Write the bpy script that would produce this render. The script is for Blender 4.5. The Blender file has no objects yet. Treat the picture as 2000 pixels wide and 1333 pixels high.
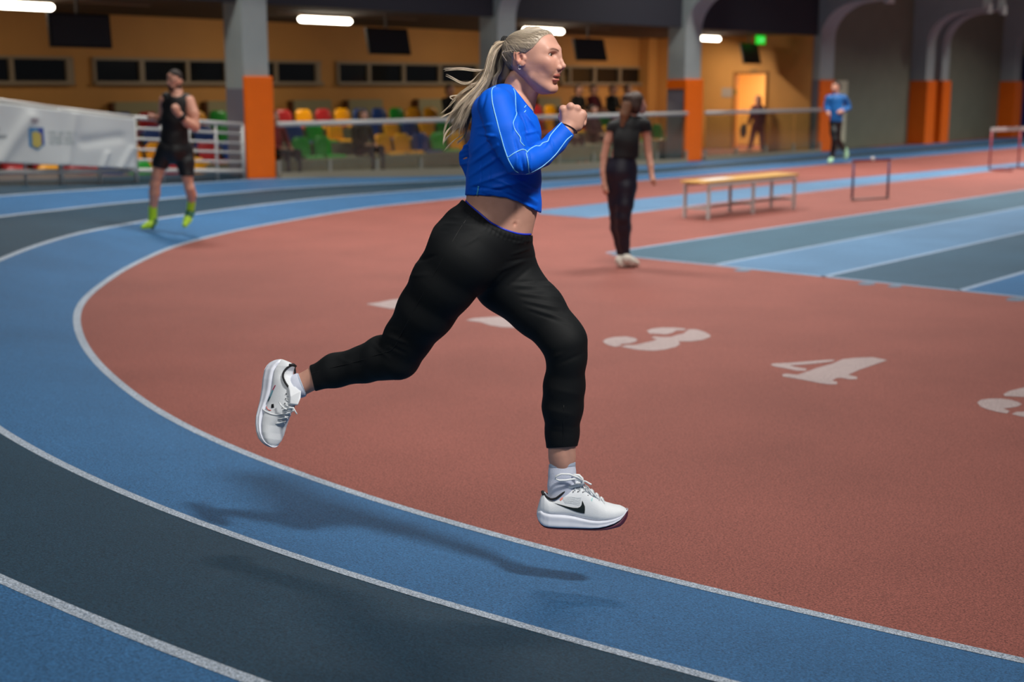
import bpy, bmesh, math, random
import numpy as np
from mathutils import Vector, Matrix
from mathutils.bvhtree import BVHTree
from mathutils.geometry import delaunay_2d_cdt
random.seed(7); rng = np.random.default_rng(7)
SC = bpy.context.scene; COL = SC.collection

# ------------------------------------------------------------------ camera, world, lights, exposure
F, YH, CH = 2600.0, 168.0, 1.65                     # focal length in px, horizon row, camera height
PIT = math.atan((666.5 - YH) / F)
cd = bpy.data.cameras.new('camera'); cam = bpy.data.objects.new('camera', cd); COL.objects.link(cam)
cam.location = (0, 0, CH); cam.rotation_euler = (math.pi/2 - PIT, 0, 0)
cd.sensor_width = 36; cd.lens = F / 2000 * 36; cd.clip_end = 300
cd.dof.use_dof = True; cd.dof.focus_distance = 4.12; cd.dof.aperture_fstop = 2.4
SC.camera = cam
w = bpy.data.worlds.new('world'); SC.world = w; w.use_nodes = True
w.node_tree.nodes['Background'].inputs[0].default_value = (0.75, 0.85, 1.0, 1)
w.node_tree.nodes['Background'].inputs[1].default_value = 0.075
SC.view_settings.view_transform = 'Standard'; SC.view_settings.look = 'None'
SC.view_settings.gamma = 1; SC.view_settings.use_curve_mapping = False
SC.view_settings.exposure = -0.12

def area(name, loc, aim, size, power, col, spread=180):
    l = bpy.data.lights.new(name, 'AREA'); l.shape = 'RECTANGLE'; l.size, l.size_y = size
    l.energy = power; l.color = col; l.spread = math.radians(spread)
    o = bpy.data.objects.new(name, l); COL.objects.link(o); o.location = loc
    d = Vector(aim) - Vector(loc); o.rotation_euler = d.to_track_quat('-Z', 'Y').to_euler()
    o.visible_camera = False
    return o
# ceiling floodlights of the hall, in rows above the infield and the track
WH = (1.0, 0.965, 0.90)
HALL = [((.8, 9.3, 6.8), 150), ((3.0, 14.0, 6.8), 205), ((-1.0, 14.0, 6.8), 160), ((6.6, 19.5, 6.8), 205), ((1.5, 20.0, 6.8), 230), ((9.8, 25.0, 6.8), 360),
        ((5.2, 26.5, 6.8), 260), ((14.5, 30.5, 6.8), 620), ((18.0, 36.0, 6.8), 500), ((-4.5, 17.0, 6.8), 200)]
for i, (p, e) in enumerate(HALL):
    area('hall_and_fill_light', p, (p[0], p[1], 0), (1.6, 0.5), e, WH, 125)

area('hall_and_fill_light', (3.0, .4, 6.5), (-1.2, 6.6, 0), (.9, .5), 88, WH, 62)      # the lamp that throws her shadow to the left along the lane
area('hall_and_fill_light', (-3.0, -2.0, 6.8), (0, 3.5, 1.0), (5.0, 2.5), 60, WH, 90)  # added soft fill that brightens her near side, not a lamp of the hall

# ------------------------------------------------------------------ helpers: pixels of the photograph to places in the hall
cp, sp = math.cos(PIT), math.sin(PIT)
def ray(px, py):
    x, y = px - 1000.0, py - 666.5
    return Vector((x, F*cp - y*sp, -F*sp - y*cp))
def ground(px, py, z=0.0):
    r = ray(px, py); t = (z - CH) / r.z
    return Vector((r.x*t, r.y*t, z))
def Q(px, py, Y):                                   # the point on the ray at world distance Y
    r = ray(px, py); t = Y / r.y
    return Vector((r.x*t, Y, CH + r.z*t))
def depth_of(p): return p[1]*cp - (p[2] - CH)*sp
def toR(hw, p): return hw * depth_of(p) / F         # half width in px to metres at that place
def project(P):                                     # (n,3) -> (n,2) px
    P = np.asarray(P, float); Z = P[:, 2] - CH
    d = P[:, 1]*cp - Z*sp; u = Z*cp + P[:, 1]*sp
    return np.stack([1000 + F*P[:, 0]/d, 666.5 - F*u/d], 1)

# ------------------------------------------------------------------ helpers: materials
def lin(c):
    return tuple((v/12.92 if v <= .04045 else ((v+.055)/1.055)**2.4) for v in c)
def rgb(r, g, b): return lin((r/255, g/255, b/255)) + (1.0,)
MATS = {}
def mat(name, col, rough=.6, metal=0., spec=.5, var=0., vscale=20., bump=0., bscale=80., stretch=None, emit=None, estr=0., attr=None, coat=0., sheen=0., trans=0.):
    if name in MATS: return MATS[name]
    m = bpy.data.materials.new(name); m.use_nodes = True; nt = m.node_tree; N = nt.nodes; L = nt.links
    b = N['Principled BSDF']; b.inputs['Roughness'].default_value = rough; b.inputs['Metallic'].default_value = metal
    b.inputs['Specular IOR Level'].default_value = spec; b.inputs['Base Color'].default_value = col
    b.inputs['Coat Weight'].default_value = coat; b.inputs['Sheen Weight'].default_value = sheen
    if trans: b.inputs['Transmission Weight'].default_value = trans
    tc = N.new('ShaderNodeTexCoord'); mp = N.new('ShaderNodeMapping'); L.new(tc.outputs['Object'], mp.inputs[0])
    if stretch: mp.inputs['Scale'].default_value = stretch
    if var:
        n = N.new('ShaderNodeTexNoise'); n.inputs['Scale'].default_value = vscale; n.inputs['Detail'].default_value = 4
        L.new(mp.outputs[0], n.inputs['Vector'])
        r = N.new('ShaderNodeMapRange'); r.inputs[1].default_value = .3; r.inputs[2].default_value = .7
        r.inputs[3].default_value = 1 - var; r.inputs[4].default_value = 1 + var; L.new(n.outputs[0], r.inputs[0])
        v = N.new('ShaderNodeVectorMath'); v.operation = 'SCALE'; v.inputs[0].default_value = col[:3]
        L.new(r.outputs[0], v.inputs['Scale']); last = v.outputs[0]
    else:
        v = N.new('ShaderNodeRGB'); v.outputs[0].default_value = col; last = v.outputs[0]
    if attr:
        a = N.new('ShaderNodeVertexColor'); a.layer_name = attr
        mx = N.new('ShaderNodeMix'); mx.data_type = 'RGBA'; mx.blend_type = 'MULTIPLY'; mx.inputs[0].default_value = 1
        L.new(last, mx.inputs[6]); L.new(a.outputs[0], mx.inputs[7]); last = mx.outputs[2]
    L.new(last, b.inputs['Base Color'])
    if bump:
        n2 = N.new('ShaderNodeTexNoise'); n2.inputs['Scale'].default_value = bscale; n2.inputs['Detail'].default_value = 3
        L.new(mp.outputs[0], n2.inputs['Vector'])
        bp = N.new('ShaderNodeBump'); bp.inputs['Strength'].default_value = bump; bp.inputs['Distance'].default_value = .01
        L.new(n2.outputs[0], bp.inputs['Height']); L.new(bp.outputs[0], b.inputs['Normal'])
    if emit: b.inputs['Emission Color'].default_value = emit; b.inputs['Emission Strength'].default_value = estr
    MATS[name] = m; return m

def floor_mat(name, col, worn=0., blot=.10, rough=.62, undercol=None):
    """rubber granulate: fine grain in colour and relief, large soft stains; painted lines let the rubber show through"""
    m = bpy.data.materials.new(name); m.use_nodes = True; nt = m.node_tree; N = nt.nodes; L = nt.links
    b = N['Principled BSDF']; b.inputs['Roughness'].default_value = rough; b.inputs['Specular IOR Level'].default_value = .35
    tc = N.new('ShaderNodeTexCoord'); vo = tc.outputs['Object']
    def noise(sc, det=2, ro=.5):
        n = N.new('ShaderNodeTexNoise'); n.inputs['Scale'].default_value = sc; n.inputs['Detail'].default_value = det
        n.inputs['Roughness'].default_value = ro; L.new(vo, n.inputs['Vector']); return n.outputs[0]
    def rng_(s, a, c, lo, hi):
        r = N.new('ShaderNodeMapRange'); r.inputs[1].default_value = a; r.inputs[2].default_value = c
        r.inputs[3].default_value = lo; r.inputs[4].default_value = hi; L.new(s, r.inputs[0]); return r.outputs[0]
    g = noise(135, 4, .75)
    grain = rng_(g, .32, .68, .28, 1.72)
    big = rng_(noise(1.1, 4), .3, .7, 1 - blot, 1 + blot)
    mu = N.new('ShaderNodeMath'); mu.operation = 'MULTIPLY'; L.new(grain, mu.inputs[0]); L.new(big, mu.inputs[1])
    v = N.new('ShaderNodeVectorMath'); v.operation = 'SCALE'; v.inputs[0].default_value = col[:3]; L.new(mu.outputs[0], v.inputs['Scale'])
    last = v.outputs[0]
    if worn:
        k = rng_(noise(210, 2, .6), .40, .50, 1, 0); mx = N.new('ShaderNodeMix'); mx.data_type = 'RGBA'
        k2 = N.new('ShaderNodeMath'); k2.operation = 'MULTIPLY'; k2.inputs[1].default_value = worn; L.new(k, k2.inputs[0])
        L.new(k2.outputs[0], mx.inputs[0]); L.new(last, mx.inputs[6]); mx.inputs[7].default_value = undercol; last = mx.outputs[2]
    L.new(last, b.inputs['Base Color'])
    bp = N.new('ShaderNodeBump'); bp.inputs['Strength'].default_value = .9; bp.inputs['Distance'].default_value = .006
    L.new(noise(150, 3, .7), bp.inputs['Height']); L.new(bp.outputs[0], b.inputs['Normal'])
    return m

# ------------------------------------------------------------------ helpers: objects
def link(name, me, m=None, parent=None, smooth=False, **kw):
    o = bpy.data.objects.new(name, me); COL.objects.link(o)
    if m is not None:
        for q in (m if isinstance(m, (list, tuple)) else [m]): me.materials.append(q)
    if parent is not None: o.parent = parent
    if smooth and hasattr(me, 'polygons'): me.polygons.foreach_set('use_smooth', [True]*len(me.polygons))
    for k, v in kw.items(): o[k] = v
    return o
def tag(o, label=None, cat=None, group=None, kind=None):
    if label: o['label'] = label
    if cat: o['category'] = cat
    if group: o['group'] = group
    if kind: o['kind'] = kind
    return o
def empty(name, loc, label, cat, group=None, rz=0):
    o = bpy.data.objects.new(name, None); COL.objects.link(o); o.location = loc; o.rotation_euler = (0, 0, rz)
    o.empty_display_size = .1
    return tag(o, label, cat, group)
def keepworld(o, parent):                            # parent a mesh built in world coordinates
    o.parent = parent; o.matrix_parent_inverse = Matrix.Translation(Vector(parent.location)).inverted() if parent.rotation_euler.z == 0 else parent.matrix_basis.inverted()
    return o
def pydata(name, v, f, m=None, parent=None, smooth=False, world=None, **kw):
    me = bpy.data.meshes.new(name); me.from_pydata([tuple(p) for p in v], [], [tuple(q) for q in f]); me.update()
    o = link(name, me, m, parent, smooth, **kw)
    if world is not None: keepworld(o, world)
    return o
class MB:
    def __init__(s): s.v = []; s.f = []
    def box(s, c, d, ax=None):
        ax = ax or (Vector((1, 0, 0)), Vector((0, 1, 0)), Vector((0, 0, 1))); c = Vector(c); n = len(s.v)
        for i in (-.5, .5):
            for j in (-.5, .5):
                for k in (-.5, .5): s.v.append(c + ax[0]*(i*d[0]) + ax[1]*(j*d[1]) + ax[2]*(k*d[2]))
        s.f += [tuple(n+q for q in t) for t in ((0, 1, 3, 2), (4, 6, 7, 5), (0, 4, 5, 1), (2, 3, 7, 6), (0, 2, 6, 4), (1, 5, 7, 3))]; return s
    def tube(s, pts, r, n=8, cap=True):
        pts = [Vector(p) for p in pts]; rr = r if isinstance(r, (list, tuple)) else [r]*len(pts); base = len(s.v)
        up = None
        for i, p in enumerate(pts):
            t = (pts[min(i+1, len(pts)-1)] - pts[max(i-1, 0)]).normalized()
            if up is None: up = t.orthogonal().normalized()
            up = (up - t*up.dot(t)); up = up.normalized() if up.length > 1e-6 else t.orthogonal().normalized()
            b = t.cross(up)
            for k in range(n):
                a = 2*math.pi*k/n; s.v.append(p + (up*math.cos(a) + b*math.sin(a))*rr[i])
        for i in range(len(pts)-1):
            for k in range(n):
                a, b_ = base+i*n+k, base+i*n+(k+1) % n; s.f.append((a, b_, b_+n, a+n))
        if cap:
            s.f.append(tuple(base+k for k in range(n))[::-1]); s.f.append(tuple(base+(len(pts)-1)*n+k for k in range(n)))
        return s
    def sphere(s, c, r, n=10, sc=(1, 1, 1)):
        c = Vector(c); base = len(s.v); m = n//2
        for i in range(1, m):
            a = math.pi*i/m
            for k in range(n):
                b = 2*math.pi*k/n; s.v.append(c + Vector((math.sin(a)*math.cos(b)*sc[0], math.sin(a)*math.sin(b)*sc[1], math.cos(a)*sc[2]))*r)
        t, d = len(s.v), len(s.v)+1; s.v += [c+Vector((0, 0, r*sc[2])), c-Vector((0, 0, r*sc[2]))]
        for i in range(m-2):
            for k in range(n):
                a, b_ = base+i*n+k, base+i*n+(k+1) % n; s.f.append((a, a+n, b_+n, b_))
        for k in range(n):
            s.f.append((t, base+k, base+(k+1) % n)); s.f.append((d, base+(m-2)*n+(k+1) % n, base+(m-2)*n+k))
        return s
    def prism(s, poly, off):                          # polygon of points swept by the vector off
        n = len(poly); base = len(s.v); off = Vector(off)
        s.v += [Vector(p) for p in poly] + [Vector(p)+off for p in poly]
        s.f.append(tuple(base+i for i in range(n))); s.f.append(tuple(base+n+i for i in range(n))[::-1])
        s.f += [(base+i, base+n+i, base+n+(i+1) % n, base+(i+1) % n) for i in range(n)]; return s
    def build(s, name, m, parent=None, smooth=False, world=None, bevel=0, **kw):
        o = pydata(name, s.v, s.f, m, parent, smooth, world, **kw)
        bm = bmesh.new(); bm.from_mesh(o.data); bmesh.ops.recalc_face_normals(bm, faces=bm.faces); bm.to_mesh(o.data); bm.free()
        if bevel:
            md = o.modifiers.new('bevel', 'BEVEL'); md.width = bevel; md.segments = 2; md.limit_method = 'ANGLE'
        return o

# ------------------------------------------------------------------ helpers: implicit bodies (smooth unions meshed by surface nets)
class Field:
    def __init__(s, lo, hi, vox):
        s.lo = np.array(lo, float); s.vox = vox; s.n = np.ceil((np.array(hi, float)-s.lo)/vox).astype(int)+1
        s.a = np.full(s.n, 1.0, np.float32)
    def block(s, lo, hi):
        i0 = np.clip(np.floor((np.array(lo)-s.lo)/s.vox).astype(int), 0, s.n); i1 = np.clip(np.ceil((np.array(hi)-s.lo)/s.vox).astype(int)+1, 0, s.n)
        if (i1 <= i0).any(): return None
        sl = tuple(slice(a, b) for a, b in zip(i0, i1))
        g = [s.lo[k] + s.vox*np.arange(i0[k], i1[k], dtype=np.float32) for k in range(3)]
        return sl, g[0][:, None, None], g[1][None, :, None], g[2][None, None, :]
    def add(s, fn, lo, hi, k=.01, op='u', pad=None):
        pad = max(k*1.6, 3*s.vox) if pad is None else pad
        b = s.block(np.array(lo)-pad, np.array(hi)+pad)
        if b is None: return
        sl, X, Y, Z = b; d = fn(X, Y, Z).astype(np.float32); a = s.a[sl]
        if op == 'u':
            h = np.maximum(k - np.abs(a-d), 0)/k; s.a[sl] = np.minimum(a, d) - h*h*k*.25
        else:                                          # smooth subtraction
            d = -d; h = np.maximum(k - np.abs(a-d), 0)/k; s.a[sl] = np.maximum(a, d) + h*h*k*.25
    def seg(s, a, b, ra, rb, k=.01, q=1., ax=None, op='u'):
        a, b = np.array(a, float), np.array(b, float); ab = b-a; L2 = max(float(ab@ab), 1e-9)
        if ax is not None: ax = np.array(ax, float)/np.linalg.norm(ax)
        R = max(ra, rb)*max(q, 1)
        def fn(X, Y, Z):
            t = np.clip(((X-a[0])*ab[0] + (Y-a[1])*ab[1] + (Z-a[2])*ab[2])/L2, 0, 1)
            dx, dy, dz = X-a[0]-t*ab[0], Y-a[1]-t*ab[1], Z-a[2]-t*ab[2]
            d2 = dx*dx+dy*dy+dz*dz
            if ax is not None:
                w_ = dx*ax[0]+dy*ax[1]+dz*ax[2]; d2 = d2 - w_*w_*(1-1/(q*q))
            return np.sqrt(np.maximum(d2, 1e-12)) - (ra+(rb-ra)*t)
        s.add(fn, np.minimum(a, b)-R, np.maximum(a, b)+R, k, op)
    def ell(s, c, r, k=.01, M=None, op='u'):
        c = np.array(c, float); r = np.array(r, float); M = np.eye(3) if M is None else np.array(M)   # rows of M: the ellipsoid's axes
        R = r.max()
        def fn(X, Y, Z):
            x, y, z = X-c[0], Y-c[1], Z-c[2]
            u = [(x*M[i][0]+y*M[i][1]+z*M[i][2]) for i in range(3)]
            k0 = np.sqrt(sum((u[i]/r[i])**2 for i in range(3))); k1 = np.sqrt(sum((u[i]/r[i]**2)**2 for i in range(3)))
            return k0*(k0-1)/np.maximum(k1, 1e-6)
        s.add(fn, c-R, c+R, k, op)
    def cut(s, fn):                                    # remove where fn>0 (fn in metres)
        sl, X, Y, Z = s.block(s.lo, s.lo+s.vox*(s.n-1)); s.a = np.maximum(s.a, fn(X, Y, Z).astype(np.float32))
    def mesh(s):
        a = s.a; ins = a < 0; n = a.shape
        m = ins[:-1, :-1, :-1]; anyi = m.copy(); alli = m.copy()
        for i in (0, 1):
            for j in (0, 1):
                for k in (0, 1):
                    c = ins[i:n[0]-1+i, j:n[1]-1+j, k:n[2]-1+k]; anyi |= c; alli &= c
        act = anyi & ~alli; idx = np.full(act.shape, -1, np.int32); cells = np.argwhere(act); idx[act] = np.arange(len(cells))
        P = np.zeros((len(cells), 3)); W = np.zeros(len(cells)); I, J, K = cells.T
        co = [(i, j, k) for i in (0, 1) for j in (0, 1) for k in (0, 1)]
        for c0 in co:
            for ax in range(3):
                if c0[ax]: continue
                c1 = list(c0); c1[ax] = 1
                v0 = a[I+c0[0], J+c0[1], K+c0[2]]; v1 = a[I+c1[0], J+c1[1], K+c1[2]]; x = (v0 < 0) != (v1 < 0)
                t = np.clip(np.where(x, v0/np.where(x, v0-v1, 1), 0), 0, 1); p = np.tile(np.array(c0, float), (len(cells), 1)); p[:, ax] = t
                P[x] += p[x]; W[x] += 1
        V = s.lo + s.vox*(cells + P/W[:, None]); Fs = []
        for ax in range(3):
            b, c = (ax+1) % 3, (ax+2) % 3
            s0 = [slice(1, n[i]-1) for i in range(3)]; s1 = list(s0); s0[ax] = slice(0, n[ax]-1); s1[ax] = slice(1, n[ax])
            A, B = ins[tuple(s0)], ins[tuple(s1)]
            for flag, fl in ((A & ~B, False), (~A & B, True)):
                e = np.argwhere(flag); off = np.ones(3, int); off[ax] = 0; e = e+off
                if not len(e): continue
                def cell(db, dc):
                    q = e.copy(); q[:, b] += db; q[:, c] += dc; return idx[q[:, 0], q[:, 1], q[:, 2]]
                f = np.stack([cell(-1, -1), cell(0, -1), cell(0, 0), cell(-1, 0)], 1)
                Fs.append(f[:, ::-1] if fl else f)
        Fa_ = np.concatenate(Fs); Fa_ = Fa_[(Fa_ >= 0).all(1)]; us = np.unique(Fa_); mp_ = np.full(len(V), -1); mp_[us] = np.arange(len(us))
        return V[us], mp_[Fa_]
def relax(V, Fc, n=1, lam=.5):
    e = np.concatenate([Fc[:, [i, (i+1) % 4]] for i in range(4)]); 
    for _ in range(n):
        S = np.zeros_like(V); C = np.zeros(len(V)); np.add.at(S, e[:, 0], V[e[:, 1]]); np.add.at(S, e[:, 1], V[e[:, 0]])
        np.add.at(C, e[:, 0], 1); np.add.at(C, e[:, 1], 1); V = np.where(C[:, None] > 0, V + lam*(S/np.maximum(C, 1)[:, None]-V), V)
    return V
def normals(V, Fc):
    n = np.cross(V[Fc[:, 2]]-V[Fc[:, 0]], V[Fc[:, 3]]-V[Fc[:, 1]]); N = np.zeros_like(V)
    for i in range(4): np.add.at(N, Fc[:, i], n)
    return N/np.maximum(np.linalg.norm(N, axis=1), 1e-12)[:, None]
def npmesh(name, V, Fc, m, world=None, tint=None, matidx=None, **kw):
    me = bpy.data.meshes.new(name); me.vertices.add(len(V)); me.vertices.foreach_set('co', V.astype(np.float32).ravel())
    me.loops.add(Fc.size); me.loops.foreach_set('vertex_index', Fc.astype(np.int32).ravel())
    me.polygons.add(len(Fc)); me.polygons.foreach_set('loop_start', np.arange(len(Fc), dtype=np.int32)*Fc.shape[1])
    me.polygons.foreach_set('loop_total', np.full(len(Fc), Fc.shape[1], np.int32))
    me.update(calc_edges=True); me.validate()
    if tint is not None:
        at = me.color_attributes.new('tint', 'FLOAT_COLOR', 'POINT'); at.data.foreach_set('color', np.c_[tint, np.ones(len(tint))].astype(np.float32).ravel())
    if matidx is not None: me.polygons.foreach_set('material_index', matidx.astype(np.int32))
    o = link(name, me, m, None, True, **kw)
    if world is not None: keepworld(o, world)
    return o

# ================================================================== the track: inner line traced, lanes 0.95 m wide on a bank
RED, BLUE, TEAL, WHITE = rgb(146, 84, 75), rgb(54, 105, 152), rgb(34, 64, 84), rgb(185, 196, 210)
M_RED = floor_mat('red_rubber', RED, blot=.09); M_BLUE = floor_mat('blue_rubber', BLUE); M_TEAL = floor_mat('teal_rubber', TEAL)
M_LINE = floor_mat('line_paint', WHITE, worn=.75, undercol=rgb(70, 100, 130)); M_NUM = floor_mat('number_paint', rgb(182, 166, 166), worn=.45, undercol=rgb(150, 105, 100))
M_LBLUE = floor_mat('pale_blue_rubber', rgb(90, 128, 164)); M_APRON = floor_mat('grey_apron', rgb(92, 84, 84))
IN = [(2000, 287.5), (1400, 340), (1050, 371), (905, 386.6), (725, 404.6), (612.5, 422.6), (500, 443), (450, 452), (330, 483.5), (240, 527), (180, 569),
      (150, 599), (147, 626), (153, 656), (171, 689), (192, 716), (240, 757), (300, 803.5), (390, 850), (480, 890), (585, 928), (700, 971), (850, 1014.5),
      (985, 1053.5), (1150, 1098), (1300, 1134), (1450, 1170), (1594, 1203), (1700, 1227), (1850, 1261.5), (1997, 1293)]
G0 = np.array([ground(*p)[:2] for p in IN])
def resample(G, n):
    s = np.r_[0, np.cumsum(np.hypot(*np.diff(G, axis=0).T))]; t = np.linspace(0, s[-1], n)
    return np.stack([np.interp(t, s, G[:, 0]), np.interp(t, s, G[:, 1])], 1)
C0 = resample(G0, 260)
for _ in range(14): D = C0.copy(); D[1:-1] = .25*C0[:-2]+.5*C0[1:-1]+.25*C0[2:]; C0 = D
st = .2; h0 = math.atan2(*(C0[-1]-C0[-6])[::-1]); p = C0[-1].copy(); ext = []
for i in range(60): h0 += st*.085; p = p+st*np.array([math.cos(h0), math.sin(h0)]); ext.append(p.copy())
d0 = (C0[0]-C0[20]); d0 /= np.hypot(*d0)
C0 = np.vstack([[C0[0]+d0*k for k in (30, 20, 10)], C0, ext])
T0 = np.gradient(C0, axis=0); T0 /= np.hypot(*T0.T)[:, None]; N0 = np.stack([T0[:, 1], -T0[:, 0]], 1)
if (N0[133]*(C0[133]-np.array([6.2, 12.1]))).sum() < 0: N0 = -N0
LW = .95
BK = np.interp(C0[:, 1], [12, 13.6, 15, 18, 20, 21.4, 24], [10, 9, 7.5, 5.3, 4, 2.3, 0]); BK[133:] = np.maximum(BK[133:], 10.3*(C0[133:, 1] < 12.5)); BK[133:] = np.where(C0[133:, 1] < 13.6, np.maximum(BK[133:], 10.2), BK[133:])
for _ in range(40): BK[1:-1] = .25*BK[:-2]+.5*BK[1:-1]+.25*BK[2:]
BK = np.radians(BK)
def lanept(i, off, lift=0.):
    b = BK[i]; w_ = max(off, 0)
    return Vector((C0[i, 0]+N0[i, 0]*(off if off < 0 else w_*math.cos(b)), C0[i, 1]+N0[i, 1]*(off if off < 0 else w_*math.cos(b)), w_*math.sin(b)+lift))
NP = len(C0)
def strip(name, o0, o1, m, lift, i0=0, i1=None, **kw):
    i1 = NP if i1 is None else i1; v = []; f = []
    for i in range(i0, i1): v += [lanept(i, o0(i) if callable(o0) else o0, lift), lanept(i, o1(i) if callable(o1) else o1, lift)]
    n = i1-i0; f = [(2*k, 2*k+1, 2*k+3, 2*k+2) for k in range(n-1)]
    o = pydata(name, v, f, m, smooth=True, kind='structure', **kw)
    if sum(p.normal.z for p in o.data.polygons) < 0: o.data.flip_normals()
    return o
fl = MB(); fl.v = [Vector(p) for p in ((-30, -8, -.001), (60, -8, -.001), (60, 80, -.001), (-30, 80, -.001))]; fl.f = [(0, 1, 2, 3)]
fo = fl.build('floor', M_RED); tag(fo, kind='structure')
# the bank and its lanes, innermost first; the fourth lane pinches out where the pillars begin
o4 = lambda i: 3*LW + .95*float(np.clip((20.0 - C0[i, 1])/2.5, .04, 1)) if i < 140 else 4*LW
for k, (m, n_) in enumerate(((M_BLUE, 'blue'), (M_TEAL, 'teal'), (M_BLUE, 'blue'))):
    strip('running_lane', k*LW, (k+1)*LW, m, 0.0 if k else 0.0)
strip('running_lane', 3*LW, o4, M_TEAL, 0.0)
strip('track_apron', o4, lambda i: o4(i)+.45, M_APRON, .0003, 20)
for k in range(4):
    i0 = 0
    strip('lane_line', k*LW-.026, k*LW+.026, M_LINE, .0015)

def poly(name, pts, m, lift, **kw):
    v = [ground(*p) for p in pts]
    for q in v: q.z = lift
    o = pydata(name, v, [tuple(range(len(v)))], m, **kw)
    bm = bmesh.new(); bm.from_mesh(o.data); bmesh.ops.triangulate(bm, faces=bm.faces); bmesh.ops.recalc_face_normals(bm, faces=bm.faces)
    if bm.faces and sum(f.normal.z for f in bm.faces) < 0: bmesh.ops.reverse_faces(bm, faces=bm.faces)
    bm.to_mesh(o.data); bm.free(); return o
def ext_(a, b, x): return (x, a[1]+(b[1]-a[1])*(x-a[0])/(b[0]-a[0]))
A1, A2 = (1223, 489), (2000, 371.5); B1, B2 = (1400, 517), (2000, 404.5); C1, C2 = (1607, 541), (2000, 454); D1, D2 = (1874, 568), (2000, 532)
E1, E2 = (1190, 497), (2000, 581)
X = 2300
kw = dict(kind='structure')
poly('sprint_lane', [A1, ext_(A1, A2, X), ext_(B1, B2, X), B1, (1223, 500), (1190, 497)], floor_mat('sprint_teal', rgb(66, 98, 118)), .0004, **kw)
poly('sprint_lane', [B1, ext_(B1, B2, X), ext_(C1, C2, X), C1], M_LBLUE, .0004, **kw)
poly('sprint_lane', [C1, ext_(C1, C2, X), ext_(D1, D2, X), D1], MATS.get('x') or floor_mat('sprint_teal', rgb(58, 88, 110)), .0004, **kw)
poly('sprint_lane', [D1, ext_(D1, D2, X), (X, 610), (2000, 581)], M_BLUE, .0004, **kw)
poly('runway', [(1052, 411), (1275, 386), (1500, 363), (2000, 317.5), (2300, 290), (2300, 292), (2000, 327), (1739, 355), (1336, 402.6), (1239, 415), (1151, 426), (1054, 418)], M_LBLUE, .0004, **kw)
M_LINE2 = floor_mat('line_paint_far', rgb(150, 170, 195), worn=.3, undercol=rgb(100, 120, 150))
def gline(a, b, wd):
    a, b = ground(*a), ground(*b); d = (b-a).normalized(); n = Vector((-d.y, d.x, 0))*wd/2
    v = [a-n, b-n, b+n, a+n]
    for q in v: q.z = .0012
    pydata('lane_line', v, [(0, 1, 2, 3)], M_LINE2, kind='structure')
for a, b in (((1185, 494.5), ext_(A1, A2, X)), (B1, ext_(B1, B2, X)), (C1, ext_(C1, C2, X)), (D1, ext_(D1, D2, X)), ((1195, 497.8), (2010, 581.8)), ((1151, 426), (2290, 292))):
    gline(a, b, .055)
for x, y, a, b in ((1450, 528, 16, 3), (1693, 554, 17, 3.5), (1748, 559, 14, 3), (1985, 585, 20, 4)):   # torn edge where the lane surface spills over the red
    poly('surface_patch', [(x+a*math.cos(t)*(1+.15*math.sin(3*t)), y+b*math.sin(t)) for t in np.linspace(0, 2*math.pi, 14)[:-1]], floor_mat('worn_patch', rgb(110, 125, 145)), .0008, **kw)

# painted numbers on the infield
def number(crops, ox, oy, sc, label):
    v = []; f = []
    for c in crops:
        pts = [Vector(ground(ox+x/sc, oy+y/sc)[:2]) for x, y in c]
        e = [(i, (i+1) % len(pts)) for i in range(len(pts))]
        vo, _, fo_, _, _, _ = delaunay_2d_cdt([p.to_2d() for p in pts], e, [list(range(len(pts)))], 1, 1e-6)
        b = len(v); v += [Vector((q.x, q.y, .0008)) for q in vo]; f += [tuple(b+i for i in t) for t in fo_]
    o = pydata('painted_number', v, f, M_NUM)
    if sum(p.normal.z for p in o.data.polygons) < 0: o.data.flip_normals()
    tag(o, label, 'floor marking', 'white numbers painted on the red floor')
number([[(135, 375), (200, 335), (330, 308), (500, 303), (640, 325), (680, 355), (650, 385), (560, 410), (450, 418), (405, 425), (430, 445), (340, 465), (230, 440), (170, 410)],
        [(420, 460), (500, 437), (650, 435), (800, 400), (920, 370), (990, 345), (900, 322), (940, 300), (1060, 312), (1200, 310), (1300, 278), (1400, 255), (1440, 225), (1480, 190),
         (1600, 190), (1720, 225), (1820, 280), (1820, 310), (1700, 355), (1500, 380), (1320, 378), (1350, 420), (1280, 465), (1120, 505), (930, 525), (720, 515), (560, 490)],
        [(825, 215), (900, 180), (1050, 163), (1250, 163), (1400, 175), (1450, 188), (1400, 207), (1290, 208), (1230, 245), (1130, 270), (1000, 262), (870, 255)]],
       1160, 620, 8, 'white painted number 3 on the red floor, right of the running woman')
number([[(290, 400), (350, 388), (520, 405), (640, 365), (820, 300), (1050, 235), (1200, 170), (1400, 150), (1650, 140), (1870, 185), (1700, 245), (1450, 330), (1280, 405), (1420, 440), (1410, 470),
         (1300, 475), (1180, 450), (1110, 455), (1040, 490), (1120, 515), (1110, 550), (1000, 550), (850, 530), (650, 490), (450, 455), (300, 430)],
        [(110, 255), (160, 235), (400, 225), (700, 200), (1000, 178), (1090, 182), (1040, 205), (800, 235), (560, 255), (400, 262), (480, 285), (660, 315), (640, 345), (520, 345), (350, 310), (200, 285)]],
       1490, 680, 7.692, 'white painted number 4 on the red floor')
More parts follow.
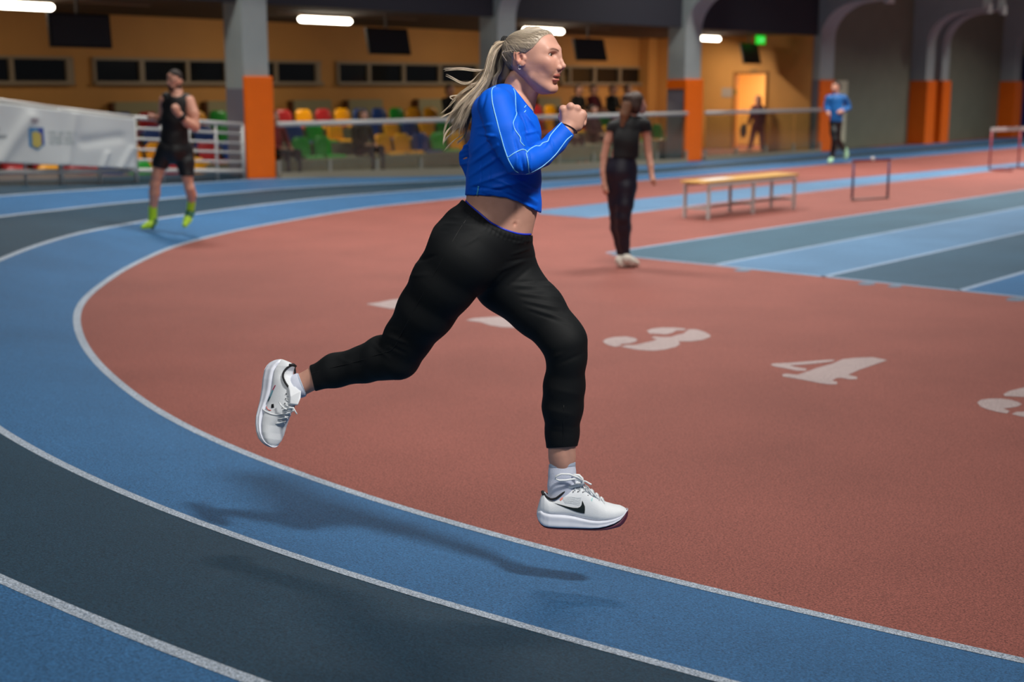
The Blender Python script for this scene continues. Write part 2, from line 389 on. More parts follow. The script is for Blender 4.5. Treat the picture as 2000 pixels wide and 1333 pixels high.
number([[(375, 690), (480, 620), (700, 590), (1000, 590), (1250, 620), (1450, 680), (1540, 735), (1450, 790), (1250, 830), (1050, 845), (1230, 915), (1150, 975), (900, 935), (650, 870), (470, 800)],
        [(1060, 480), (1200, 400), (1440, 335), (1700, 280), (2100, 260), (2200, 420), (2000, 540), (1600, 548), (1100, 525)], [(1280, 995), (1400, 935), (1900, 925), (2300, 900), (2500, 1010), (2000, 1130), (1500, 1050)]],
       1880, 735, 13.333, 'white painted number 5 on the red floor, cut by the right edge')
number([[(1310, 350), (1400, 325), (1700, 305), (1950, 320), (2100, 350), (2200, 372), (2300, 350), (2350, 310), (2420, 300), (2480, 320), (2470, 400), (2400, 448), (2250, 460), (2050, 448), (1750, 435), (1600, 410), (1500, 375)]],
       700, 570, 6.25, 'white painted number 2 half hidden behind the front thigh of the running woman')
number([[(90, 150), (230, 135), (400, 100), (520, 88), (800, 66), (1060, 50), (1075, 20), (1150, 14), (1165, 175), (1090, 182), (1070, 150), (820, 180), (620, 205), (400, 210), (230, 180)]],
       700, 570, 6.25, 'white painted number 1 half hidden behind the rear thigh of the running woman')

# ================================================================== the hall behind: axes along and across the row of pillars
PB = Vector((3.82, 29.7, 0)); U = Vector((.6606, .7507, 0)); NN = Vector((-.7507, .6606, 0)); ZZ = Vector((0, 0, 1)); AX = (U, NN, ZZ); ANG = math.atan2(U.y, U.x)
def H(t, o, z=0.): return PB + U*t + NN*o + ZZ*z
def tat(px, o):                                        # position along the row seen at column px, at offset o
    k = (px-1000)/F/cp * 1.0; b = PB + NN*o; return (k*b.y-b.x)/(U.x-k*U.y)
def zat(py, t, o):
    p = H(t, o); r = ray(1000, py); return CH + r.z*(p.y/r.y)
M_OCH = mat('ochre_wall_paint', rgb(200, 142, 76), rough=.7, var=.05, vscale=1.5)
M_GRY = mat('grey_green_wall', rgb(112, 114, 98), rough=.8, var=.06, vscale=2)
M_PIL = mat('pillar_grey_paint', rgb(150, 160, 160), rough=.6, var=.04, vscale=3); M_PIL2 = mat('pillar_violet_grey', rgb(112, 110, 122), rough=.7)
M_ORG = mat('orange_padding', rgb(238, 106, 0), rough=.45, var=.03, vscale=4)
M_DRK = mat('dark_fascia', rgb(34, 36, 46), rough=.8); M_CEIL = mat('low_ceiling', rgb(66, 54, 46), rough=.9)
M_WFR = mat('window_frame_paint', rgb(150, 132, 110), rough=.5); M_WGL = mat('dark_window_glass', rgb(16, 18, 20), rough=.12, var=.2, vscale=1)
M_STEP = mat('concrete_tier', rgb(122, 118, 98), rough=.85, var=.10, vscale=4); M_WRAIL = mat('white_rail_paint', rgb(190, 190, 188), rough=.4)
def wall(name, t0, t1, o0, o1, z0, z1, m, **kw):       # slab between two corners
    c = H((t0+t1)/2, (o0+o1)/2, (z0+z1)/2); return MB().box(c, (abs(t1-t0), abs(o1-o0), z1-z0), AX).build(name, m, kind='structure', **kw)
WO, TE = 5.3, 5.95
wall('wall_back', -24, TE+.1, WO, WO+.2, 0, 3.0, M_OCH)
# end wall with the lit doorway, in pieces around the opening
DO0, DO1, DZ = 1.5, 2.42, 1.95
e = MB()
for (a, b, z0, z1) in ((.2, DO0, 0, 3.0), (DO1, WO, 0, 3.0), (DO0, DO1, DZ, 3.0)): e.box(H(TE, (a+b)/2, (z0+z1)/2), (.15, b-a, z1-z0), AX)
e.build('wall_end', M_OCH, kind='structure')
wall('ceiling', -24, TE+.2, .25, WO+.1, 2.93, 3.05, M_CEIL)
wall('wall_fascia', -24, TE+.2, .1, .3, 2.9, 6.2, M_DRK)
wall('wall_right', TE+.05, 40, .45, .65, 0, 6.2, M_GRY)
wall('wall_corridor', TE+2.6, TE+2.7, .6, 4.2, 0, 2.9, mat('corridor_paint', rgb(240, 205, 140), rough=.8))
wall('wall_corridor_side', TE+.1, TE+2.65, .7, .8, 0, 2.9, MATS['corridor_paint']); wall('wall_corridor_side', TE+.1, TE+2.65, 4.1, 4.2, 0, 2.9, MATS['corridor_paint'])
wall('ceiling_corridor', TE+.1, TE+2.65, .7, 4.2, 2.5, 2.6, MATS['corridor_paint'])
area('corridor_light', H(TE+1.5, 2.0, 2.4), H(TE+1.5, 2.0, 0), (1.2, .5), 110, (1, .80, .50))
wall('wall_infill', -24, TE, WO-.02, WO, .0, .1, M_OCH)
wall('trim_pilaster', TE-.45, TE-.05, WO-.35, WO-.002, 0, 2.93, M_OCH)
d = MB()
for (a, b, z0, z1) in ((DO0-.07, DO0, 0, DZ+.07), (DO1, DO1+.07, 0, DZ+.07), (DO0, DO1, DZ, DZ+.07)): d.box(H(TE-.09, (a+b)/2, (z0+z1)/2), (.04, b-a, z1-z0), AX)
d.build('door_1', mat('door_frame_wood', rgb(150, 100, 45), rough=.5), kind='structure')

# stepped platform of the stand
TS0, TS1 = -20.0, 1.5
for i, (o0, o1, z) in enumerate(((.75, 1.6, .42), (1.6, 2.4, .64), (2.4, WO, .86))):
    wall('stand_tier', TS0, TS1, o0, o1, 0, z, M_STEP)
wall('floor_stand', TS0, TE, -.02, .76, -.01, .03, M_APRON)
s = MB()
for k in range(4): s.box(H(TS1+.2+.3*k, 3.2, .86*(4-k)/5/2), (.3, 1.6, .86*(4-k)/5), AX)
tag(s.build('stairs', mat('stair_grey', rgb(82, 82, 74), rough=.9)), 'dark grey steps going up beside the stand, seen through the glass rail', 'stairs')

# windows high in the back wall
def strip_window(n, x0, x1, mull):
    ta, tb = tat(x0, WO), tat(x1, WO); z0, z1 = 1.70, 2.14
    r = MB(); fw = .05
    r.box(H((ta+tb)/2, WO-.03, z1), (tb-ta, .09, .05), AX); r.box(H((ta+tb)/2, WO-.05, z0), (tb-ta, .16, .07), AX)
    for x, wd in mull: r.box(H(tat(x, WO), WO-.03, (z0+z1)/2), (wd, .09, z1-z0), AX)
    fr = r.build('window_%d' % n, M_WFR, kind='structure')
    g = MB().box(H((ta+tb)/2, WO-.004, (z0+z1)/2), (tb-ta, .02, z1-z0), AX).build('pane', M_WGL); g.parent = fr; g['kind'] = 'structure'
for n, (x0, x1, mu) in enumerate(((-110, 170, ((-105, .1), (-30, .08), (56, .08), (166, .14))), (210, 462, ((212, .05), (301, .1), (387, .08), (460, .1))),
        (515, 638, ((517, .06), (553, .08), (632, .12))), (668, 938, ((670, .05), (728, .08), (793, .09), (861, .09), (932, .1))),
        (1088, 1250, ((1090, .1), (1106, .08), (1152, .1), (1200, .1), (1246, .12)))), 1):
    strip_window(n, x0, x1, mu)
# radiator covers below the windows
for i, (x0, x1) in enumerate(((240, 322), (415, 470), (578, 648), (682, 745), (814, 872), (1040, 1082))):
    ta, tb = tat(x0, WO), tat(x1, WO); z1, z0 = 1.36, .87
    r = empty('radiator_cover', H((ta+tb)/2, WO-.12, z0), 'beige radiator cover low on the ochre wall, ' + ('left of the man in black', 'just left of the nearest orange pillar', 'first right of the nearest orange pillar',
              'second right of the nearest orange pillar', 'behind the tip of the ponytail', 'behind the raised fist')[i], 'radiator cover', 'radiator covers under the windows')
    MB().box(H((ta+tb)/2, WO-.10, (z0+z1)/2), (tb-ta, .18, z1-z0), AX).build('cover_panel', mat('radiator_beige', rgb(150, 140, 108), rough=.6), world=r, bevel=.01)
    MB().box(H(ta-.03, WO-.10, (z0+z1)/2), (.05, .16, z1-z0-.04), AX).build('edge_shade_strip', mat('edge_shade_brown', rgb(90, 50, 18), rough=.5), world=r)  # dark brown strip standing in for the shade along the cover's left edge

# pillars: a post with orange padding and a haunch that curves out into the roof beam
def pillar(t, wd, dp, label, style, ztop=6.0, pw=None):
    base = .0 if style != 'near' else .25
    p = empty('pillar', H(t, 0, base), label, 'pillar', 'pillars along the stand')
    r0, rz, zs = 1.05, .85, 2.85                         # horizontal and vertical radius, spring height of the haunch
    prof = [(dp, 0), (dp, ztop), (-r0-.5, ztop), (-r0-.5, zs+rz+.06), (-r0, zs+rz)]
    prof += [(-r0+r0*math.sin(a), zs+rz*math.cos(a)) if 0 else (-r0*(1-math.sin(a)), zs+rz*math.cos(a)) for a in np.linspace(0, math.pi/2, 12)[1:]]
    prof += [(0, 0)]
    MB().prism([H(t-wd/2, o, z) for o, z in prof], U*wd).build('post', M_PIL, world=p)
    zt = 1.80; pw = pw or wd+.06
    if style in ('near', 'mid'):
        MB().box(H(t+(0), -.035, zt/2), (pw, .07, zt), AX).build('padding', M_ORG, world=p, bevel=.02)
        MB().box(H(t-wd/2-.004, dp/2, .78), (.012, dp*.98, 1.56 if style == 'mid' else 1.66), AX).build('painted_dado', M_PIL2, world=p)
        if style == 'mid': MB().box(H(t-wd/2-.012, dp/2, zt-.11), (.03, dp, .2), AX).build('padding', M_ORG, world=p)
    if style == 'mid2':
        MB().box(H(t, -.035, zt/2), (pw, .07, zt), AX).build('padding', M_ORG, world=p, bevel=.02)
        MB().box(H(t-wd/2-.004, dp/2, .9), (.012, dp*.98, 1.8), AX).build('painted_dado', M_PIL2, world=p)
    if style == 'far':
        MB().box(H(t-.0, dp/2-.04, zt/2), (pw, dp+.1, zt), AX).build('padding', M_ORG, world=p, bevel=.02)
    MB().box(H(t, -r0-.54, zs+rz+.06), (wd*.5, .12, .26), AX).build('beam_end_box', mat('beam_box_white', rgb(170, 178, 178), rough=.5), world=p, bevel=.01)
    return p
pillar(tat(519, 0), .48, .45, 'nearest pillar, grey with a tall orange pad, beside the white rail', 'near')
pillar(tat(990, 0), .50, .45, 'grey pillar directly behind the head and torso of the running woman', 'near')
pillar(tat(1340, 0), .62, .45, 'grey pillar with orange pad and orange band, right of the dark-haired woman', 'mid')
pillar(tat(1592, 0), .72, .45, 'pillar with orange pad just left of the distant runner in blue', 'mid2')
pillar(tat(1786, 0), .55, .62, 'orange and grey pillar, left one of the touching pair', 'far')
pillar(tat(1808, 0)+.25, .5, .50, 'orange and grey pillar, right one of the touching pair', 'far')
pillar(tat(1951, 0), .55, .60, 'farthest orange and grey pillar, beside the dark blue curtain', 'far')

# dark blue curtain, white door leaf, small lamp at the right
cb = MB(); tc0, tc1 = tat(1962, .3), tat(1962, .3)+9; n = 90
pts = [H(tc0+(tc1-tc0)*i/n, .32+.06*math.sin(i*1.3), 0) for i in range(n+1)]
for z in (0.02, 2.62): cb.v += [p+ZZ*z for p in pts]
cb.f = [(i, i+1, n+2+i, n+1+i) for i in range(n)]
c_ = cb.build('curtain', mat('navy_curtain', rgb(18, 40, 108), rough=.9)); c_.modifiers.new('s', 'SOLIDIFY').thickness = .012
tag(c_, 'dark blue hanging curtain right of the farthest orange pillar', 'curtain')
ta = tat(1609, .4)
dl = empty('door_2', H(ta+.2, .40, 0), None, None); dl['kind'] = 'structure'
MB().box(H(ta+.28, .41, .98), (.75, .05, 1.62), AX).build('door_leaf', mat('white_door_paint', rgb(200, 196, 170), rough=.5), world=dl)

# fluorescent lamps under the low ceiling
for i, (x0, x1) in enumerate(((38, 145), (603, 699), (1022, 1095), (1345, 1388))):
    o = 2.2; ta, tb = tat(x0, o), tat(x1, o); z = 2.82; tm = (ta+tb)/2
    r = empty('ceiling_lamp', H(tm, o, z), 'glowing tubular lamp under the balcony, ' + ('at the top left corner of the photo', 'first right of the nearest pillar', 'just above the hair of the running woman', 'beside the hanging green exit sign')[i], 'lamp', 'tubular lamps under the balcony')
    MB().tube([H(ta, o, z), H(ta+.04, o, z), H(tb-.04, o, z), H(tb, o, z)], [.03, .052, .052, .03], 12).build('lamp_tube', mat('lamp_glow', rgb(255, 250, 230), emit=rgb(255, 246, 225), estr=14), world=r, smooth=True)
    MB().box(H(tm, o, z+.075), (tb-ta-.05, .11, .045), AX).box(H(tm+.6, o, z+.105), (tb-ta+2.2, .05, .03), AX).build('lamp_housing', mat('lamp_housing', rgb(150, 130, 110), rough=.5), world=r)
    area('lamp_light', H(tm, o, z-.06), H(tm, o+.6, 0), (1.1, .12), (34, 36, 38, 75)[i], (1, .88, .66))
# hanging screens, tilted forward
for i, (x, y, wd, ht) in enumerate(((192, 60, 1.02, .50), (768, 81, 1.04, .48), (1146, 97, 1.06, .48), (1447, 105, .80, .52))):
    o = 1.5; t = tat(x, o); z = zat(y, t, o); c = H(t, o, z)
    r = empty('television', c, 'dark flat screen hanging under the balcony, ' + ('above the white banner at the left', 'between the nearest pillar and the running woman', 'above the raised fist of the running woman', 'narrow in view, beside the green exit sign')[i], 'screen', 'hanging screens under the balcony')
    a = math.radians((4, 12, 14, 14)[i]); dn = (ZZ*math.cos(a) + NN*math.sin(a)); nn = NN*math.cos(a) - ZZ*math.sin(a)
    MB().box(c, (wd, .06, ht), (U, nn, dn)).build('casing', mat('tv_black', rgb(12, 12, 13), rough=.4), world=r, bevel=.008)
    MB().box(c - nn*.032, (wd-.07, .006, ht-.08), (U, nn, dn)).build('screen', mat('tv_screen', rgb(44, 46, 48), rough=.55), world=r)
    MB().tube([c+nn*.04, c+NN*.06+ZZ*(2.93-z)], .022, 8).box(c+nn*.05, (.3, .05, .2), (U, nn, dn)).build('hanger', mat('hanger_grey', rgb(90, 82, 74), rough=.5), world=r)
t = tat(1465, 1.3); z = zat(78, t, 1.3)
ex = empty('exit_sign', H(t, 1.3, z), 'small glowing green exit sign hanging beside the last screen', 'sign')
MB().box(H(t, 1.3, z), (.40, .05, .21), AX).build('lit_panel', mat('exit_green', rgb(10, 190, 40), emit=rgb(10, 235, 50), estr=.8), world=ex, bevel=.01)
ar = MB(); ar.prism([H(t+a, 1.268, z+b) for a, b in ((-.02, .03), (.07, .03), (.07, .065), (.14, 0), (.07, -.065), (.07, -.03), (-.02, -.03))], NN*.004)
ar.sphere(H(t-.10, 1.27, z+.055), .02, 8).tube([H(t-.10, 1.27, z+.03), H(t-.09, 1.27, z-.02), H(t-.13, 1.27, z-.07)], .011, 6).tube([H(t-.09, 1.27, z-.02), H(t-.06, 1.27, z-.07)], .011, 6)
ar.build('pictogram', mat('exit_white', rgb(190, 255, 200), emit=rgb(120, 255, 150), estr=.8), world=ex)
MB().tube([H(t, 1.3, z+.1), H(t, 1.3, 2.93)], .012, 6).build('hanger', MATS['hanger_grey'], world=ex)
# notices on the end wall
for x, y, w_, h_, c, lb in ((1409, 181, .34, .24, rgb(165, 150, 140), 'pale paper notice on the ochre wall left of the lit doorway'), (1423, 180, .10, .12, rgb(70, 110, 60), 'small green sign on the ochre wall beside the paper notice'),
                            (1458, 140, .2, .08, rgb(110, 95, 60), 'small grey plate above the lit doorway')):
    k = (x-1000)/F/cp; b = H(TE, 0); o = (b.x-k*b.y)/(k*NN.y-NN.x); zc = zat(y, TE, o)
    r = MB().box(H(TE-.085, o, zc), (.01, w_, h_), AX).build('wall_notice', mat('notice_%d' % x, c, rough=.6)); tag(r, lb, 'notice')

# ------------------------------------------------------------------ rails in front of the stand
M_GL = bpy.data.materials.new('rail_glass'); M_GL.use_nodes = True; nt = M_GL.node_tree
for n_ in list(nt.nodes): nt.nodes.remove(n_)
ou = nt.nodes.new('ShaderNodeOutputMaterial'); mxs = nt.nodes.new('ShaderNodeMixShader'); tr = nt.nodes.new('ShaderNodeBsdfTransparent'); gl = nt.nodes.new('ShaderNodeBsdfGlossy')
tr.inputs[0].default_value = (.80, .86, .80, 1); gl.inputs[0].default_value = (.7, .75, .7, 1); gl.inputs[1].default_value = .12; mxs.inputs[0].default_value = .09
nt.links.new(tr.outputs[0], mxs.inputs[1]); nt.links.new(gl.outputs[0], mxs.inputs[2]); nt.links.new(mxs.outputs[0], ou.inputs[0])
def glass_rail(t0, t1, z0a, z0b, label, n, zt=1.06):
    r = empty('glass_balustrade', H((t0+t1)/2, -.1, 0), label, 'railing', 'glass balustrades between the pillars')
    MB().tube([H(t0, -.1, zt), H(t1, -.1, zt)], .045, 10).build('handrail', M_WRAIL, world=r, smooth=True)
    for k in range(n):
        a, b = t0+(t1-t0)*k/n+.03, t0+(t1-t0)*(k+1)/n-.03; za = z0a+(z0b-z0a)*(k+.5)/n
        MB().box(H((a+b)/2, -.1, (za+.10+zt-.06)/2), (b-a, .012, zt-.06-za-.10), AX).build('glass_panel', M_GL, world=r)
    for k in range(n+1):
        a = t0+(t1-t0)*k/n; za = z0a+(z0b-z0a)*k/n
        MB().box(H(a, -.1, (za+.25)/2+za/2-.06), (.05, .05, .38), AX).build('clamp_post', mat('clamp_metal', rgb(140, 138, 128), rough=.5), world=r)
    MB().prism([H(t0, -.16, z0a-.12), H(t1, -.16, z0b-.1), H(t1, -.16, z0b+.07), H(t0, -.16, z0a+.07)], NN*.1).build('kerb', mat('kerb_concrete', rgb(138, 130, 112), rough=.8), world=r)
tA, tBp, tC, tD = tat(519, 0), tat(990, 0), tat(1340, 0), tat(1592, 0)
glass_rail(tA+.3, tBp-.3, .24, .10, 'glass balustrade with pale handrail right of the nearest pillar', 5)
glass_rail(tBp+.3, tC-.35, .10, .0, 'glass balustrade with pale handrail behind the dark-haired woman', 5)
glass_rail(tC+.4, tD-.4, .0, .0, 'glass balustrade with pale handrail in front of the lit doorway', 4)
# white barred rail following the bank at the left, with the banner tied to it
RL = [(tA-.35, -.05, .31, 1.07), (tat(385, -.25), -.25, .38, 1.15), (tat(283, -.45), -.45, .44, 1.22), (tat(140, -.7), -.7, .50, 1.36), (tat(0, -.95), -.95, .55, 1.50), (tat(-140, -1.3), -1.3, .58, 1.6)]
r = empty('barred_rail', H(RL[0][0], 0, .3), 'white barred rail behind the man in black, running left from the nearest pillar', 'railing')
for k in range(5):
    (t0, o0, b0, u0), (t1, o1, b1, u1) = RL[k], RL[k+1]
    for j in range(6):
        q = j/5.; rad = .032 if j in (0, 5) else .018
        z0 = b0+.05+(u0-b0-.05)*q; z1 = b1+.05+(u1-b1-.05)*q
        MB().tube([H(t0, o0, z0), H(t1, o1, z1)], rad, 8).build('rail_bar', M_WRAIL, world=r, smooth=True)
for k, (t0, o0, b0, u0) in enumerate(RL):
    MB().tube([H(t0, o0, b0-.12), H(t0, o0, u0)], .035, 8).build('rail_post', M_WRAIL, world=r, smooth=True)
    if k < 5:
        t1, o1, b1, u1 = RL[k+1]; MB().tube([H((t0+t1)/2, (o0+o1)/2, (b0+b1)/2-.12), H((t0+t1)/2, (o0+o1)/2, (u0+u1)/2)], .022, 8).build('rail_post', M_WRAIL, world=r, smooth=True)
# banner
def bpt(u, v, lift=0.):                                 # u 0..1 left to right over the photo's x -20..286 ; v 0 bottom .. 1 top
    x = -150 + u*(285+150)
    xs = [q for q in (285, 140, 0, -160)]; o = np.interp(-x, [-285, -140, 0, 160], [-.50, -.75, -1.0, -1.38]) - .06
    t = tat(x, o); yt = np.interp(x, [-160, 0, 285], [178, 197, 232]); yb = np.interp(x, [-160, 0, 285], [312, 317, 330])
    zt, zb = zat(yt, t, o), zat(yb, t, o)
    z = zb+(zt-zb)*v
    f = 0.
    for (u0, v0, u1, v1, wd, am) in ((.40, .02, .55, .82, .030, .030), (.70, .05, .745, .95, .020, .022), (.85, .0, .875, .28, .012, .02), (.93, 0, .985, .4, .015, .02), (.78, .45, .93, .6, .03, -.018), (.22, .1, .3, .9, .04, .02)):
        dx, dy = u1-u0, (v1-v0)*.3; q = max(0, min(1, ((u-u0)*dx+(v-v0)*.3*dy)/(dx*dx+dy*dy))); dd = math.hypot(u-u0-q*dx, (v-v0)*.3-q*dy)
        f += am*math.exp(-(dd/wd)**2)
    f += .006*math.sin(u*23+v*3)
    return H(t, o-f-lift, z)
bn = empty('banner', bpt(.5, 0), 'wide white banner with blue and yellow shield, tied to the barred rail', 'banner')
nu, nv = 150, 36; V = [bpt(i/nu, j/nv) for i in range(nu+1) for j in range(nv+1)]
Fq = [(i*(nv+1)+j, (i+1)*(nv+1)+j, (i+1)*(nv+1)+j+1, i*(nv+1)+j+1) for i in range(nu) for j in range(nv)]
o = pydata('banner_sheet', V, Fq, mat('banner_vinyl', rgb(196, 200, 200), rough=.45), smooth=True, world=bn); o.modifiers.new('s', 'SOLIDIFY').thickness = .003
def bdecal(name, poly_, m, lift=.004, res=14):          # flat print laid on the banner, polygon in (x,y) photo pixels
    P = []
    for x, y in poly_:
        u = (x+150)/435; yt = np.interp(x, [-160, 0, 285], [178, 197, 232]); yb = np.interp(x, [-160, 0, 285], [312, 317, 330]); P.append(Vector((u, (yb-y)/(yb-yt))))
    n = len(P); dense_ = []
    for i in range(n):
        for k in range(3): dense_.append(P[i].lerp(P[(i+1) % n], k/3))
    us = [p.x for p in P]; vs = [p.y for p in P]; m0 = len(dense_)
    extra = [Vector((a, b)) for a in np.linspace(min(us), max(us), res)[1:-1] for b in np.linspace(min(vs), max(vs), res)[1:-1]]
    vo, _, fo_, _, _, _ = delaunay_2d_cdt(dense_+extra, [(i, (i+1) % m0) for i in range(m0)], [list(range(m0))], 1, 1e-7)
    return pydata(name, [bpt(q.x, q.y, lift) for q in vo], fo_, m, smooth=True, world=bn)
sh = lambda x0, x1, y0, y1: [(x0, y0), (x1, y0), (x1, y1-(x1-x0)*.38), ((x0+x1)/2+1, y1), (x0, y1-(x1-x0)*.3)]
bdecal('shield_emblem', sh(82, 112, 249, 294), mat('shield_blue', rgb(70, 130, 175), rough=.5), .004)
bdecal('shield_emblem', [(100, 250), (111, 250), (111, 284), (106, 280), (104, 262)], mat('shield_navy', rgb(60, 70, 140), rough=.5), .006)
bdecal('shield_emblem', [(88, 258), (98, 256), (106, 262), (106, 283), (98, 290), (88, 284)], mat('shield_yellow', rgb(176, 160, 84), rough=.5), .008)
def ringpoly(cx, cy, r, w_=1.0):
    return [(cx+r*math.cos(a), cy+r*math.sin(a)) for a in np.linspace(0, 2*math.pi, 16)[:-1]]
MPR = mat('print_grey', rgb(112, 120, 124), rough=.5); MPL = mat('print_light_grey', rgb(160, 172, 172), rough=.5)
for cx, cy in ((89, 234), (95, 233), (101, 234), (92, 238), (98, 238)):
    bdecal('ring_emblem', [(cx-2.4, cy-2.4), (cx+2.4, cy-2.4), (cx+2.4, cy+2.4), (cx-2.4, cy+2.4), (cx-2.4, cy-2.3), (cx-1.5, cy-1.5), (cx-1.5, cy+1.5), (cx+1.5, cy+1.5), (cx+1.5, cy-1.5), (cx-1.5, cy-1.6)][:4], mat('ring_print', rgb(160, 148, 152), rough=.5), .004, 4)
def textline(x0, x1, y, h, m, seed, dy=0.):
    r_ = random.Random(seed); x = x0
    while x < x1:                                       # word shapes broken into letter strokes
        wl = r_.randint(3, 8)
        for _ in range(wl):
            lw = h*.62
            if x+lw > x1: break
            yy = y+dy*(x-x0); k = r_.random()
            bdecal('print_letter', [(x, yy-h/2), (x+lw*.75, yy-h/2), (x+lw*.75, yy-h*.22), (x+lw*.3, yy-h*.22), (x+lw*.3, yy+h*.1), (x+lw*(.75 if k > .5 else .4), yy+h*.1), (x+lw*(.75 if k > .3 else .5), yy+h/2), (x, yy+h/2)], m, .004, 3)
            x += lw
        x += h*.5
textline(-60, 36, 248, 6.5, MPR, 1, .05); textline(-60, 46, 264, 6.5, MPR, 2, .03); textline(-60, 20, 275, 6.5, MPR, 3, .03)
textline(122, 172, 259, 6, MPL, 4, .03); textline(122, 166, 269, 6, MPL, 5, .03); textline(122, 176, 278, 6, MPL, 6, .03)

# ------------------------------------------------------------------ seats of the stand
SEATC = dict(red=rgb(170, 38, 42), yellow=rgb(240, 164, 8), green=rgb(30, 150, 44), blue=rgb(30, 62, 128))
def seat_meshes():
    bk = MB(); n = 10; pr = []
    for i in range(n+1):                                # rounded back plate, slightly dished, leaning backwards
        a = i/n; x = (a-.5)*.40
        for j in range(7):
            v = j/6.; z = .02+.34*v; wx = 1 if v < .7 else math.sqrt(max(0, 1-((v-.7)/.3)**2*.65)); y = .17+.06*v - .035*(1-(2*a-1)**2)
            pr.append(Vector((x*wx, y, z)))
    bk.v = [p for p in pr]+[p+Vector((0, .02, 0)) for p in pr]; K = 7; m = len(pr)
    for i in range(n):
        for j in range(6):
            q = (i*K+j, (i+1)*K+j, (i+1)*K+j+1, i*K+j+1); bk.f.append(q); bk.f.append(tuple(m+w for w in q[::-1]))
    rim = [i*K for i in range(n+1)]+[n*K+j for j in range(1, 7)]+[i*K+6 for i in range(n-1, -1, -1)]+[j for j in range(5, 0, -1)]
    bk.f += [(rim[i], m+rim[i], m+rim[(i+1) % len(rim)], rim[(i+1) % len(rim)]) for i in range(len(rim))]
    pan = MB(); pr = []; 
    for i in range(n+1):
        a = i/n; x = (a-.5)*.41
        for j in range(7):
            v = j/6.; y = -.20+.38*v; z = .045 - .02*(1-(2*a-1)**2)*math.sin(math.pi*v) - (.03*(1-v*6) if v < 1/6 else 0); pr.append(Vector((x, y, z)))
    pan.v = pr+[p-Vector((0, 0, .02)) for p in pr]; m = len(pr)
    for i in range(n):
        for j in range(6):
            q = (i*K+j, (i+1)*K+j, (i+1)*K+j+1, i*K+j+1); pan.f.append(q); pan.f.append(tuple(m+w for w in q[::-1]))
    pan.f += [(rim[i], m+rim[i], m+rim[(i+1) % len(rim)], rim[(i+1) % len(rim)]) for i in range(len(rim))]
    br = MB().box((-.12, .02, .012), (.04, .3, .026)).box((.12, .02, .012), (.04, .3, .026)); return bk, pan, br
bkM, panM, brM = seat_meshes(); PROTO = {}
M_BRK = mat('seat_bracket', rgb(70, 70, 72), rough=.5, metal=.6)
def seat(color, loc, label, group):
    if color not in PROTO:
        r = empty('stadium_seat', loc, label, 'seat', group, ANG)
        m = mat('seat_'+color, SEATC[color], rough=.38, spec=.5)
        for nme, mb, mm in (('backrest', bkM, m), ('seat_pan', panM, m), ('bracket', brM, M_BRK)):
            o = mb.build(nme, mm, r, smooth=True)
        PROTO[color] = r; return r
    p = PROTO[color]; r = p.copy(); COL.objects.link(r); r.location = loc; r['label'] = label; r['group'] = group
    for ch in p.children: c = ch.copy(); COL.objects.link(c); c.parent = r
    return r
ORD = 'first second third fourth fifth sixth seventh eighth ninth tenth eleventh twelfth thirteenth fourteenth fifteenth sixteenth seventeenth eighteenth nineteenth twentieth'.split()
KNOWN = [[(545, 'red'), (578, 'red'), (604, 'green'), (655, 'green'), (690, 'red'), (720, 'red'), (790, 'yellow'), (818, 'red'), (846, 'blue'), (872, 'green'), (905, 'yellow'), (10, 'yellow'), (60, 'red'), (100, 'red'), (150, 'red'), (190, 'blue'), (240, 'green'), (400, 'red'), (435, 'red'), (330, 'yellow'), (460, 'blue'), (1275, 'yellow'), (1110, 'blue')],
         [(550, 'red'), (578, 'blue'), (610, 'blue'), (641, 'green'), (677, 'yellow'), (738, 'blue'), (767, 'yellow'), (797, 'yellow'), (828, 'blue'), (857, 'yellow'), (880, 'green'), (398, 'blue'), (430, 'green'), (450, 'green'), (295, 'blue'), (1295, 'green')],
         [(562, 'red'), (595, 'yellow'), (628, 'yellow'), (661, 'red'), (691, 'yellow'), (722, 'blue'), (752, 'blue'), (780, 'green'), (808, 'red'), (836, 'yellow'), (864, 'yellow'), (418, 'yellow'), (455, 'green'), (1085, 'yellow')]]
rw = ('front', 'middle', 'top')
OCC = [[(556, 44), (716, 30), (1100, 20), (1160, 22)], [(556, 14), (716, 12)], [(889, 14), (1126, 22), (1163, 12), (1190, 11), (1224, 12)]]   # places taken by spectators
t = TS0+.4
for ri, (o_, zt) in enumerate(((1.2, .42), (2.0, .64), (2.8, .86))):
    ts = np.arange(-16.6 if ri else -17.0, 1.1, .485)+[0, .1, .05][ri]; kp = {}
    for j, tt in enumerate(ts):
        px = project([H(tt, o_, zt)])[0][0]; kp[j] = px
    ref = [j for j in kp if kp[j] > 519]; left = [j for j in kp if kp[j] <= 519][::-1]
    for j, tt in enumerate(ts):
        if any(abs(kp[j]-q) < w_ for q, w_ in OCC[ri]): continue
        px = kp[j]; best = min(KNOWN[ri], key=lambda q: abs(q[0]-px)); c = best[1] if abs(best[0]-px) < 20 else random.choice(['yellow', 'red', 'blue', 'green', 'yellow', 'blue'])
        k = ref.index(j) if j in ref else left.index(j); side = 'right' if j in ref else 'left'
        od = ORD[k] if k < 20 else 'twenty-'+ORD[k-20]
        seat(c, H(tt, o_, zt), f'{c} seat, {rw[ri]} row of the stand, {od} to the {side} of the nearest pillar', 'plastic seats of the stand')
for j in range(10):                                     # a lower extra row behind the banner
    tt = -16.9+.49*j; px = project([H(tt, .35, .3)])[0][0]; c = ['yellow', 'yellow', 'red', 'red', 'yellow', 'red', 'blue', 'green', 'red', 'yellow'][j]
    seat(c, H(tt, .42, .20), f'{c} seat low behind the banner, lowest row, {ORD[9-j]} left of the nearest pillar', 'plastic seats of the stand')
